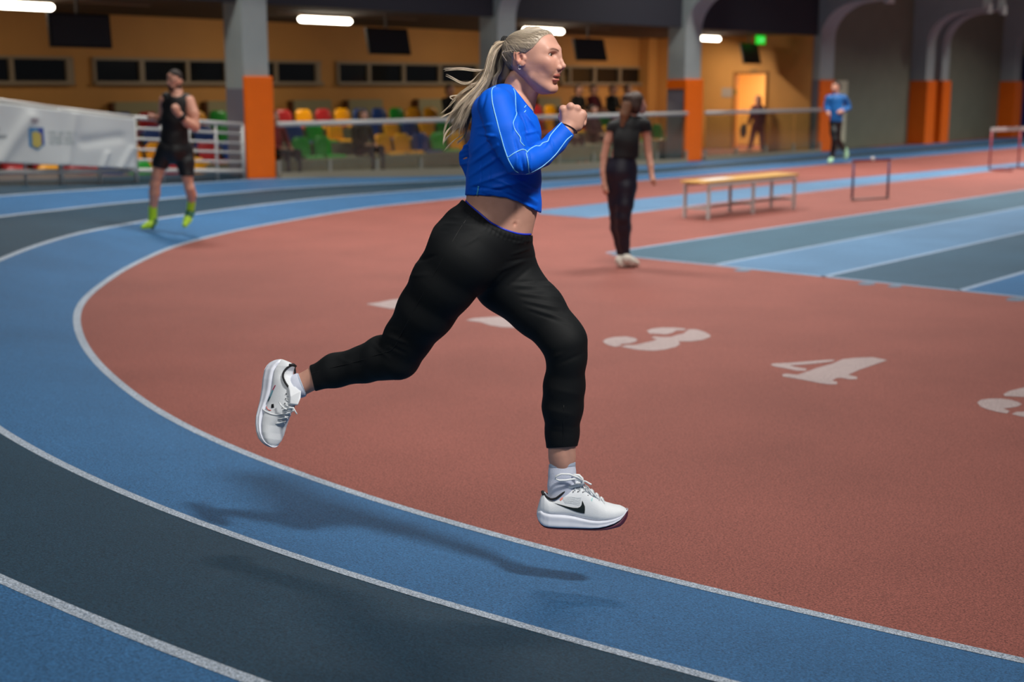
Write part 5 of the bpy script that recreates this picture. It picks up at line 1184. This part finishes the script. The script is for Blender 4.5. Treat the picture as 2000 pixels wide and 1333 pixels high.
for g, nn_ in (([(962, 128, 0), (950, 136, 0), (930, 138, 0), (905, 134, 0), (885, 134, 0), (868, 135.5, 0)], 16), ([(958, 132, 0), (940, 139, 0), (930, 150, 0), (921, 163, 0), (905, 166, 0), (890, 156, 0), (872, 147, 0)], 8), ([(950, 150, 0), (935, 160, 0), (915, 164, 0), (925, 174, 0)], 6),
               ([(905, 205, 0), (885, 218, 0), (866, 228, 0), (860, 231, 0)], 5), ([(900, 232, 0), (880, 248, 0), (868, 262, 0), (865, 280, 0)], 9), ([(905, 240, 0), (888, 256, 0), (874, 268, 0), (867, 279, 0)], 8), ([(905, 262, 0), (890, 272, 0), (869, 294, 0)], 3), ([(890, 195, 0), (872, 214, 0), (862, 222, 0)], 3),
               ([(990, 120, -.06), (978, 101, -.06), (1000, 98, -.075), (1006, 96, -.08)], 3), ([(912, 255, 0), (905, 270, 0), (892, 280, 0)], 8), ([(885, 195, 0), (876, 190, 0), (889, 186, 0), (905, 186, 0)], 4)):
    G_ = gp(g, 16)
    for _ in range(nn_):
        c = G_.copy(); s1, s2 = R_.normal(0, 1.1, 2); tq = np.linspace(0, 1, 16); c[:, 0] += s1*tq*1.2; c[:, 1] += s2*(.3+tq*1.3)+.6*np.sin(tq*8+s1*3); c[:, 2] += R_.normal(0, .006)
        pt.add([P3(a, b, .02+d) for a, b, d in c], R_.uniform(.0005, .0010), tone(.9, 1.3))
tail = pt.build('ponytail', M_HAIR, runner); onto(tail, hair)
ring_c = np.array(P3(986, 82, .030)); tg_ = MB(); vv_ = -fx+fz*.1; a1 = fz+fx*.1; a2 = fy
for s_ in (-.003, .003): tg_.tube([Vector(ring_c+vv_*s_+(a1*math.cos(a)+a2*math.sin(a))*.0135) for a in np.linspace(0, 2*math.pi, 19)], .0048, 8, False)
onto(tg_.build('hair_tie', mat('hair_tie_black', rgb(10, 10, 12), rough=.8), world=runner, smooth=True), hair)
ff = Field(np.array(P3(885, 270, 0))-.06, np.array(P3(990, 80, 0))+.06, .0032)
MS = [(986, 84, .03, 7), (972, 90, .03, 8), (965, 110, .025, 8), (962, 140, .025, 8.5), (952, 168, .025, 9), (928, 194, .03, 9), (908, 222, .03, 8.5), (898, 246, .03, 5)]
for a, b in zip(MS[:-1], MS[1:]): S(ff, a, b, .01, 1.1)
S(ff, (984, 104, .02, 8), (979, 150, .02, 10), .01); S(ff, (979, 150, .02, 10), (970, 174, .03, 8), .01); S(ff, (994, 122, .02, 9), (988, 150, .02, 9), .01)
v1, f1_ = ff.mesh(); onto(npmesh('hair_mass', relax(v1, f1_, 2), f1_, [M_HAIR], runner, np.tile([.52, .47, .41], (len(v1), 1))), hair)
bpy.data.meshes.remove(bpy.data.meshes.new('x'))

# ================================================================== the other people
M_SK2 = mat('skin_plain', rgb(206, 150, 128), rough=.5, var=.06, vscale=30)
def person(label, Yd, foot, skin, clothes, vox=.010, group=None, name='person', skinmat=None):
    """skin: prims ((px, py, dY, hw), (px, py, dY, hw), k[, q]); clothes: (part name, material, prims, cuts)"""
    r = empty(name, ground(*foot) if foot[0] is not None else Q(foot[1], foot[2], Yd), label, 'person', group)
    def mk(nm, prims, m, cuts=(), v=None):
        v = v or vox; P_ = []; 
        for pr in prims:
            for e_ in pr[:2]:
                p = Q(e_[0], e_[1], Yd+e_[2]); P_.append((np.array(p), toR(e_[3], p)))
        q0 = max([1.]+[pr[3] for pr in prims if len(pr) > 3])
        f = Field(np.min([p-R*q0*1.15-3*v for p, R in P_], 0), np.max([p+R*q0*1.15+3*v for p, R in P_], 0), v)
        for pr in prims:
            a, b = pr[:2]; A, B = Q(a[0], a[1], Yd+a[2]), Q(b[0], b[1], Yd+b[2]); q = pr[3] if len(pr) > 3 else 1.
            f.seg(A, B, toR(a[3], A), toR(b[3], B), pr[2], q, (0, 1, 0) if q != 1 else None)
        for c in cuts: f.cut(pxcut(c))
        V_, F_ = f.mesh(); return npmesh(nm, relax(V_, F_, 2), F_, [m], r)
    out = {'root': r, 'body': mk('body', skin, skinmat or M_SK2)}
    for nm, m, prims, cuts in clothes: out[nm] = mk(nm, prims, m, cuts)
    return out
def legs(chain, k=.02): return [(a, b, k) for a, b in zip(chain[:-1], chain[1:])]
# shared chains grown for clothes
def grow(pr, g): return [tuple(tuple(list(e_[:3])+[e_[3]+g]) if i < 2 else e_ for i, e_ in enumerate(p)) for p in pr]

# --- man in black at the left
YM = 14.6
LL = [(326, 292, -.05, 18), (315, 316, -.05, 14.5), (307, 342, -.07, 12), (303, 362, -.07, 10.5), (302, 378, -.06, 10.5), (299, 405, -.03, 7), (298, 428, -.02, 6.5)]
RL_ = [(357, 292, .04, 18), (362, 318, .0, 15.5), (366, 348, -.03, 11.5), (370, 368, -.02, 10), (374, 380, .05, 9.5), (374, 398, .12, 6.5), (371, 415, .17, 6)]
AR = [(367, 198, .0, 13), (376, 222, -.03, 12), (380, 248, -.05, 9.5), (366, 240, -.16, 9), (352, 226, -.24, 6.5), (345, 217, -.26, 6.5)]
AL = [(322, 196, .0, 11), (318, 222, .10, 9), (322, 240, .18, 8), (308, 234, .12, 6.5), (299, 229, .05, 5.5)]
TM = [((345, 200, 0, 21), (343, 235, 0, 25), .03, 1.1), ((343, 235, 0, 25), (341, 268, 0, 24), .03), ((341, 268, 0, 24), (341, 292, 0, 27), .03)]
hd = [((340, 152, 0, 13.5), (340, 158, -.01, 13), .01), ((337, 164, -.02, 11), (337, 170, -.03, 9), .01), ((346, 170, .02, 9), (345, 188, .01, 10), .02), ((329.5, 159, -.06, 2.2), (329, 163, -.07, 2.6), .005), ((354, 157, .0, 2.5), (354, 162, 0, 2.5), .004), ((345, 184, 0, 12), (345, 194, 0, 16), .03)]
hand = [((345, 219, -.26, 6.5), (341, 212, -.27, 7), .008), ((340, 206, -.27, 2.2), (343, 204, -.27, 2.2), .004), ((337, 208, -.27, 2.2), (338, 213, -.28, 2.2), .004), ((346, 206, -.27, 2.2), (348, 211, -.28, 2.2), .004), ((349, 209, -.26, 2.1), (350, 215, -.27, 2.1), .004), ((337, 216, -.27, 2.3), (341, 220, -.28, 2.3), .004),
        ((299, 229, .05, 5), (294, 227, .04, 5), .006), ((292, 225, .04, 2), (289, 227, .03, 2), .003), ((291, 229, .04, 2), (288, 231, .03, 2), .003), ((294, 232, .04, 2), (291, 234, .03, 2), .003), ((293, 223, .04, 2), (290, 223, .03, 2), .003)]
foot_ = [((298, 432, -.02, 6), (286, 441, -.10, 5), .01), ((371, 415, .17, 6), (363, 436, .05, 5), .01)]
M_TANK = mat('black_singlet', rgb(15, 13, 15), rough=.7); M_SHORT = mat('black_tights', rgb(10, 11, 16), rough=.5); M_NEON = mat('neon_sock', rgb(178, 226, 40), rough=.7); M_NSH = mat('neon_shoe', rgb(172, 214, 40), rough=.5); M_NDK = mat('shoe_dark_green', rgb(22, 92, 62), rough=.5)
pm = person('man in black sleeveless shirt and shorts with neon yellow socks jogging at the left', YM, (330, 447), hd+hand+grow(legs(LL[:4]), -1.5)+grow(legs(RL_[:4]), -1.5)+legs(LL[3:])+legs(RL_[3:])+legs(AR, .012)+legs(AL, .012)+grow(TM, -4)+foot_,
    [('singlet', M_TANK, grow(TM, 1.5)+[((325, 190, .0, 10), (366, 193, .0, 10), .03), ((330, 205, 0, 15), (362, 205, 0, 15), .03), ((341, 268, 0, 26), (341, 284, 0, 27.5), .02)], [lambda px, py: np.where(py < 192, 5.5-np.hypot((px-345)/1.5, py-180)*.6, -5.), lambda px, py: py-282]),
     ('shorts', M_SHORT, [((341, 276, 0, 26), (341, 292, 0, 30), .02), ((332, 296, -.03, 20), (352, 300, .02, 19), .03)]+grow(legs(LL[:4]), 2.2)+grow(legs(RL_[:4]), 2.2), [lambda px, py: np.where(px < 340, py-(326-(px-300)*-.25), py-344), lambda px, py: 276-py]),
     ('hair', mat('dark_short_hair', rgb(44, 34, 30), rough=.8), [((342, 149, .005, 13.6), (343, 154, .03, 13.4), .01)], [lambda px, py: np.where(px < 348, py-(147.5+(px-330)*.12), py-160)]),
     ('beard', mat('beard_brown', rgb(84, 58, 46), rough=.9), [((337, 168, -.025, 10.2), (337, 172, -.03, 9), .01), ((345, 166, 0, 9.5), (346, 170, 0, 9), .01)], [lambda px, py: 167.5-py+np.abs(px-336)*-.25]),
     ('sock', M_NEON, grow(legs([(299, 400, -.03, 7.2), (298, 430, -.02, 7)]), 1.2), [lambda px, py: 402-py]), ('sock', M_NEON, grow(legs([(374, 392, .10, 6.8), (371, 416, .17, 6.5)]), 1.2), [lambda px, py: 393-py]),
     ('shoe', M_NSH, [((300, 434, -.02, 8), (290, 440, -.08, 7), .01), ((290, 440, -.08, 7), (279, 444, -.13, 4.2), .01)], [lambda px, py: py-448]), ('shoe', M_NSH, [((372, 415, .17, 8.5), (366, 430, .08, 8), .01), ((366, 430, .08, 8), (361, 440, .02, 5.2), .01)], []),
     ('shoe_panel', M_NDK, [((303, 432, -.02, 7.6), (299, 441, -.04, 8.2), .01)], [lambda px, py: px-304+(440-py)*-.4, lambda px, py: py-449]), ('shoe_panel', M_NDK, [((372, 413, .165, 8.9), (369, 423, .11, 8.9), .01)], [lambda px, py: py-428+(px-368)*.4, lambda px, py: 408-py]),
     ('watch', M_BLACK, [((309, 234, .12, 7.4), (312, 236, .13, 7.6), .005)], []), ('watch', M_BLACK, [((354, 228, -.235, 7.6), (356, 230, -.22, 7.8), .005)], [])], vox=.0075)
# face of the man
for cxy, w_ in (((334, 156), 2.6), ((343, 156), 2.4)):
    q = Q(cxy[0], cxy[1], YM-.085 if cxy[0] < 340 else YM-.085); MB().sphere(q, .009, 10, (1.3, .6, .8)).build('eye', mat('eye_dark_brown', rgb(60, 36, 30), rough=.6), world=pm['root'], smooth=True)  # eyes as plain dark brown dots
MB().sphere(Q(334.5, 170, YM-.105), .012, 10, (1.4, .5, .45)).build('mouth', mat('mouth_dark', rgb(110, 56, 50), rough=.6), world=pm['root'], smooth=True)

# --- woman from behind, right of the runner
YW_ = 12.25
LW1 = [(1205, 330, .0, 20), (1203, 365, .0, 19), (1205, 400, .0, 15), (1206, 425, .02, 13), (1207, 445, .05, 13.5), (1211, 475, .05, 9), (1214, 500, .03, 7)]
LW2 = [(1222, 330, .0, 20), (1222, 365, -.05, 20), (1220, 400, -.08, 15.5), (1217, 425, -.08, 13), (1218, 445, -.05, 13.5), (1219, 475, -.03, 9), (1222, 498, -.02, 7)]
WA1 = [(1196, 248, .0, 9), (1187, 275, .0, 7.5), (1180, 305, .0, 7), (1178, 335, -.03, 6), (1180, 362, -.06, 5)]
WA2 = [(1259, 244, .0, 10.5), (1264, 272, .02, 8), (1267, 300, .02, 7), (1271, 325, -.03, 6), (1273, 345, -.07, 5)]
TW = [((1228, 250, 0, 25), (1224, 275, 0, 30), .03, 1.0), ((1224, 275, 0, 30), (1217, 302, 0, 28), .03), ((1217, 302, 0, 28), (1212, 330, 0, 30), .03)]
TWB = [((1228, 250, 0, 20), (1224, 275, 0, 24), .03, 1.0), ((1224, 275, 0, 24), (1217, 302, 0, 21), .03), ((1217, 302, 0, 21), (1212, 330, 0, 23), .03)]
hw_ = [((1243, 200, 0, 16), (1245, 206, .02, 15), .01), ((1251, 205, .03, 10), (1254, 215, .05, 8), .01), ((1237, 215, .0, 9), (1232, 240, 0, 10), .02), ((1259, 209, .05, 3), (1262, 208, .05, 2.2), .005), ((1230, 238, 0, 14), (1228, 250, 0, 24), .03)]
wh = [((1180, 362, -.06, 5), (1182, 371, -.07, 5.5), .006), ((1181, 373, -.07, 2.2), (1183, 381, -.06, 1.8), .003), ((1184, 373, -.08, 2.2), (1186, 380, -.08, 1.8), .003), ((1186, 370, -.09, 2.1), (1188, 376, -.09, 1.7), .003), ((1179, 370, -.05, 2.1), (1179, 378, -.05, 1.7), .003),
      ((1273, 345, -.07, 5), (1276, 352, -.09, 5.5), .006), ((1277, 354, -.09, 2.2), (1278, 363, -.10, 1.8), .003), ((1280, 353, -.10, 2.1), (1281, 361, -.10, 1.7), .003), ((1274, 354, -.08, 2.1), (1275, 362, -.08, 1.7), .003), ((1272, 350, -.10, 2.1), (1270, 357, -.11, 1.7), .003)]
M_LEG = mat('navy_leggings', rgb(20, 17, 36), rough=.5); M_TEE = mat('black_tee', rgb(12, 13, 17), rough=.7); M_WSH = mat('offwhite_shoe', rgb(222, 216, 204), rough=.55); M_BRH = mat('brown_hair', rgb(58, 38, 30), rough=.6, var=.3, vscale=30, stretch=(3, 3, .6)); M_BRT = mat('brown_hair_tips', rgb(112, 74, 50), rough=.6, var=.3, vscale=30, stretch=(3, 3, .5))
pw = person('dark-haired woman in black t-shirt and navy leggings seen from behind, standing', YW_, (1222, 518), hw_+wh+legs(LW1)+legs(LW2)+legs(WA1, .012)+legs(WA2, .012)+TWB+[((1214, 500, .02, 7), (1216, 512, .0, 7), .01), ((1222, 498, -.02, 7), (1236, 512, .02, 6), .01)],
    [('t_shirt', M_TEE, grow(TW[:2], 1.5)+[((1217, 300, 0, 28.5), (1214, 312, 0, 29), .02), ((1204, 246, 0, 13), (1252, 241, 0, 13.5), .03)]+grow([(WA1[0], (1190, 262, 0, 9), .02), (WA2[0], (1262, 258, .01, 9.5), .02)], 2.2), [lambda px, py: py-(309+(px-1215)*.02), lambda px, py: np.where((px > 1248) & (py > 250), py-(260-(px-1250)*.2), -5.), lambda px, py: np.where((px < 1197) & (py > 245), py-256-(px-1190)*.2, -5.)]),
     ('leggings', M_LEG, [((1214, 310, 0, 28), (1212, 335, .0, 31.5), .02), ((1212, 335, 0, 31.5), (1212, 352, 0, 29), .03)]+grow(legs(LW1), 1.8)+grow(legs(LW2), 1.8), [lambda px, py: 307-py, lambda px, py: py-499]),
     ('hair', M_BRH, [((1240, 197, -.01, 18.5), (1241, 207, -.02, 17), .01), ((1226, 192, -.05, 10), (1230, 205, -.05, 11), .01)], [lambda px, py: (px-(1258-(py-190)*.28))*.9]),
     ('ponytail', M_BRT, [((1226, 205, -.06, 11), (1220, 225, -.08, 10), .01), ((1220, 225, -.08, 10), (1216, 246, -.09, 5), .01)], []),
     ('shoe', M_WSH, [((1211, 509, -.02, 10), (1214, 514, -.03, 9.5), .01), ((1214, 514, -.03, 9.5), (1230, 518, .03, 7), .01)], [lambda px, py: py-523.5]), ('shoe', M_WSH, [((1223, 506, -.06, 10), (1232, 511, -.03, 9.5), .01), ((1232, 511, -.03, 9.5), (1242, 515, .03, 7.5), .01)], [lambda px, py: py-521])], vox=.0075)

# --- distant runner in blue
YF = 28.6
F1 = [(1629, 240, 0, 7.5), (1628, 258, -.1, 6.5), (1630, 274, -.15, 5), (1628, 290, -.1, 4.6), (1625, 305, -.05, 3.2), (1622, 313, -.05, 3)]
F2 = [(1637, 240, 0, 7.5), (1635, 258, .0, 6.5), (1636, 273, .05, 5), (1642, 284, .25, 4.5), (1648, 292, .45, 3.2), (1651, 297, .5, 3)]
FA = [(1618, 193, 0, 6), (1615, 205, .02, 5), (1615, 214, .0, 4.2), (1617, 220, -.2, 3.6)]
FB = [(1648, 192, 0, 6), (1655, 203, .05, 5), (1657, 211, .05, 4.4), (1646, 217, -.15, 3.8), (1641, 218, -.25, 3.6)]
TF_ = [((1632, 196, 0, 13), (1633, 215, 0, 12.5), .03, 1.), ((1633, 215, 0, 12.5), (1632, 238, 0, 12), .03)]
person('distant runner in blue jacket and black tights, right of an orange pillar', YF, (1632, 318), [((1632, 168, 0, 7.5), (1631, 174, -.02, 6.8), .01), ((1633, 178, 0, 5), (1633, 188, 0, 6), .02), ((1625.5, 172, -.06, 1.4), (1625.5, 174, -.06, 1.5), .004)]+legs(F1)+legs(F2)+legs(FA)+legs(FB)+grow(TF_, -1)+[((1641, 218, -.25, 3.8), (1638, 220, -.28, 3.8), .01), ((1617, 220, -.2, 3.6), (1619, 224, -.25, 3.6), .01), ((1622, 313, -.05, 3), (1620, 316, -.15, 3), .01), ((1651, 297, .5, 3), (1653, 305, .45, 2.6), .01)],
    [('jacket', mat('blue_jacket', rgb(22, 100, 170), rough=.5, var=.2, vscale=6), grow(TF_, 1)+[((1621, 192, 0, 7), (1645, 192, 0, 7), .03)]+grow(legs(FA), 1)+grow(legs(FB[:4]), 1), [lambda px, py: py-238, lambda px, py: np.where(px < 1622, py-217, -4.), lambda px, py: 183.5-py]),
     ('tights', MATS['black_tights'], [((1632, 236, 0, 12), (1632, 242, 0, 12), .02)]+grow(legs(F1[:5]), 1)+grow(legs(F2[:5]), 1), [lambda px, py: 234-py]),
     ('hair', MATS['dark_short_hair'], [((1633, 166, .01, 8), (1635, 170, .05, 7.5), .01)], [lambda px, py: np.where(px < 1634, py-165, py-174)]),
     ('shoe', mat('mint_shoe', rgb(170, 220, 180), rough=.5), [((1624, 311, -.05, 4.5), (1620, 316, -.2, 4), .01)], [lambda px, py: py-319]), ('shoe', MATS['mint_shoe'], [((1651, 293, .5, 4.8), (1653, 303, .45, 5), .01), ((1653, 303, .45, 4.6), (1651, 309, .4, 3.4), .01)], [])], vox=.013)

# --- person at the lit doorway, maroon tracksuit, carrying a dark bag
tD_ = H(TE-.9, 1.9); YD = tD_.y
M_MAR = mat('maroon_tracksuit', rgb(92, 28, 40), rough=.7); M_DHAIR = mat('dark_brown_hair', rgb(34, 24, 20), rough=.7)
G1 = [(1475, 245, 0, 6.5), (1471, 262, 0, 5), (1467, 278, 0, 3.8), (1465, 289, 0, 3)]; G2 = [(1484, 245, 0, 6.5), (1487, 262, 0, 5), (1488, 278, 0, 3.8), (1488, 289, 0, 3)]
TD = [((1480, 213, 0, 8.5), (1480, 242, 0, 9), .03)]; DA = [(1471, 212, 0, 4), (1467, 228, 0, 3.6), (1463, 240, 0, 3)]; DB = [(1489, 212, 0, 4), (1491, 228, 0, 3.6), (1490, 242, 0, 3)]
person('person in maroon tracksuit walking through the lit doorway', YD, (None, 1478, 291), [((1480, 194, 0, 6), (1480, 199, 0, 5.5), .01), ((1480, 201, 0, 4), (1480, 208, 0, 5), .01)]+legs(G1)+legs(G2)+grow(TD, -1)+legs(DA)+legs(DB)+[((1463, 240, 0, 3), (1462, 244, 0, 3), .01), ((1490, 242, 0, 3), (1490, 246, 0, 3), .01)],
    [('tracksuit_top', M_MAR, TD+grow(legs(DA), 1)+grow(legs(DB), 1)+[((1473, 210, 0, 5), (1487, 210, 0, 5), .02)], []), ('tracksuit_trousers', M_MAR, [((1480, 240, 0, 9), (1480, 246, 0, 9), .02)]+grow(legs(G1), 1)+grow(legs(G2), 1), [lambda px, py: 238-py]),
     ('hair', M_DHAIR, [((1481, 193, .03, 6.8), (1482, 202, .05, 6), .01)], [lambda px, py: np.where(px < 1479, py-193, -4.)]), ('shoe', M_BLACK, [((1465, 289, 0, 3.5), (1462, 291, -.1, 3), .01)], []), ('shoe', M_BLACK, [((1488, 289, 0, 3.5), (1487, 291, -.1, 3), .01)], [])], vox=.015)
bg = MB().sphere(Q(1452, 256, YD), .17, 14, (.55, .6, 1.1)).tube([Q(1450, 248, YD), Q(1455, 241, YD), Q(1459, 248, YD)], .015, 6).build('bag', mat('bag_dark_grey', rgb(52, 52, 56), rough=.8), smooth=True)
tag(bg, 'dark grey bag in the hand of the person at the doorway', 'bag')

# --- spectators: seated figures among the seats
def spectator(px, head, o_, zt, label, topc, legc, hairc, lean=0., turn=1, hs=1.):
    t = tat(px, o_); b = H(t, o_, zt); r = empty('person', b, label, 'person', 'spectators on the stand')
    f0 = -NN; s0 = U
    def W(a, s_, z): return b+f0*a+s0*s_+ZZ*z
    h = .05
    def mk(nm, prims, m, v=.016, cut=None):
        P_ = [(np.array(W(*e_[:3])), e_[3]) for pr in prims for e_ in pr[:2]]
        f = Field(np.min([p-R-.05 for p, R in P_], 0), np.max([p+R+.05 for p, R in P_], 0), v)
        for pr in prims: f.seg(W(*pr[0][:3]), W(*pr[1][:3]), pr[0][3], pr[1][3], pr[2])
        if cut: f.cut(cut)
        V_, F_ = f.mesh(); return npmesh(nm, relax(V_, F_, 2), F_, [m], r)
    ht = head
    torso = [((-.08, 0, .12, .13), (-.10+lean, 0, .34, .14), .04), ((-.10+lean, 0, .34, .14), (-.10+lean*1.4, 0, .50, .10), .04), ((-.10+lean*1.4, -.16, .50, .055), (-.10+lean*1.4, .16, .50, .055), .05)]
    arms = sum([[((-.10+lean*1.4, s_*.19, .49, .05), (-.02+lean, s_*.23, .26, .042), .02), ((-.02+lean, s_*.23, .26, .042), (.20, s_*.10, .20, .034), .02)] for s_ in (-1, 1)], [])
    hands = [((.20, s_*.10, .20, .034), (.27, s_*.06, .19, .036), .01) for s_ in (-1, 1)]
    leg = sum([[((-.05, s_*.09, .12, .085), (.36, s_*.12, .13, .065), .02), ((.36, s_*.12, .13, .062), (.38, s_*.12, -.30, .042), .02)] for s_ in (-1, 1)], [])
    feet = [((.38, s_*.12, -.34, .042), (.52, s_*.13, -.36, .036), .01) for s_ in (-1, 1)]
    hx = -.09+lean*1.8
    hd_ = [((hx, 0, .72, .088), (hx+.02, 0, .68, .078), .01), ((hx-.01, 0, .52, .05), (hx, 0, .64, .05), .02), ((hx+.10, 0, .68, .014), (hx+.105, 0, .67, .015), .01)]
    sh_ = lambda pr, g: [((a[0], a[1], a[2], a[3]+g), (c[0], c[1], c[2], c[3]+g), k) for a, c, k in pr]
    mk('body', hd_+hands+sh_(torso+arms+leg, -.012)+feet, M_SK2)
    mk('jacket', torso+arms, topc); mk('trousers', leg, legc); mk('shoe', [feet[0]], M_BLACK); mk('shoe', [feet[1]], M_BLACK)
    mk('hair', [((hx-.02, 0, .74, .092), (hx-.04, 0, .68, .08), .01)], hairc, cut=lambda X, Y, Z: (X-b.x-hx*f0.x)*f0.x+(Y-b.y-hx*f0.y)*f0.y - .05 + (.72-(Z-b.z))*.6)
    return r
mjr = mat('jacket_red', rgb(140, 44, 44), rough=.8); mjb = mat('jacket_black', rgb(20, 19, 20), rough=.8); mjd = mat('trousers_dark', rgb(24, 26, 28), rough=.8); mjg = mat('jacket_brown_grey', rgb(70, 58, 50), rough=.8); mjm = mat('jacket_maroon', rgb(96, 22, 34), rough=.8)
spectator(556, 0, 1.15, .42, 'spectator in red top and dark trousers seated beside the nearest pillar', mjr, mjd, M_DHAIR)
spectator(716, 0, 1.15, .42, 'spectator in brown jacket seated in the front row behind the glass', mjg, mjd, mjg, .06)
spectator(889, 0, 2.7, .86, 'spectator in black seated in the top row behind the ponytail', mjb, mjd, M_DHAIR)
spectator(1126, 0, 2.7, .86, 'spectator in black seated in the top row nearest the raised fist', mjb, mjd, M_DHAIR, .05)
spectator(1160, 0, 2.7, .86, 'spectator in maroon jacket seated in the top row', mjm, mjd, M_DHAIR)
spectator(1192, 0, 2.7, .86, 'spectator in black seated in the top row beside the one in maroon', mjb, mjd, mat('hair_mid_brown', rgb(80, 52, 36), rough=.8), .04)
spectator(1224, 0, 2.7, .86, 'spectator in grey-brown seated in the top row, mostly behind the dark-haired woman', mjg, mjd, M_DHAIR)
spectator(1100, 0, 1.2, .42, 'spectator in dark clothes seated in the front row below the raised fist', mat('jacket_navy', rgb(30, 40, 70), rough=.8), mjd, M_DHAIR)
spectator(1160, 0, 1.2, .42, 'spectator in maroon and grey seated in the front row behind the dark-haired woman', mat('jacket_maroon_grey', rgb(80, 44, 46), rough=.8), mjd, M_DHAIR)
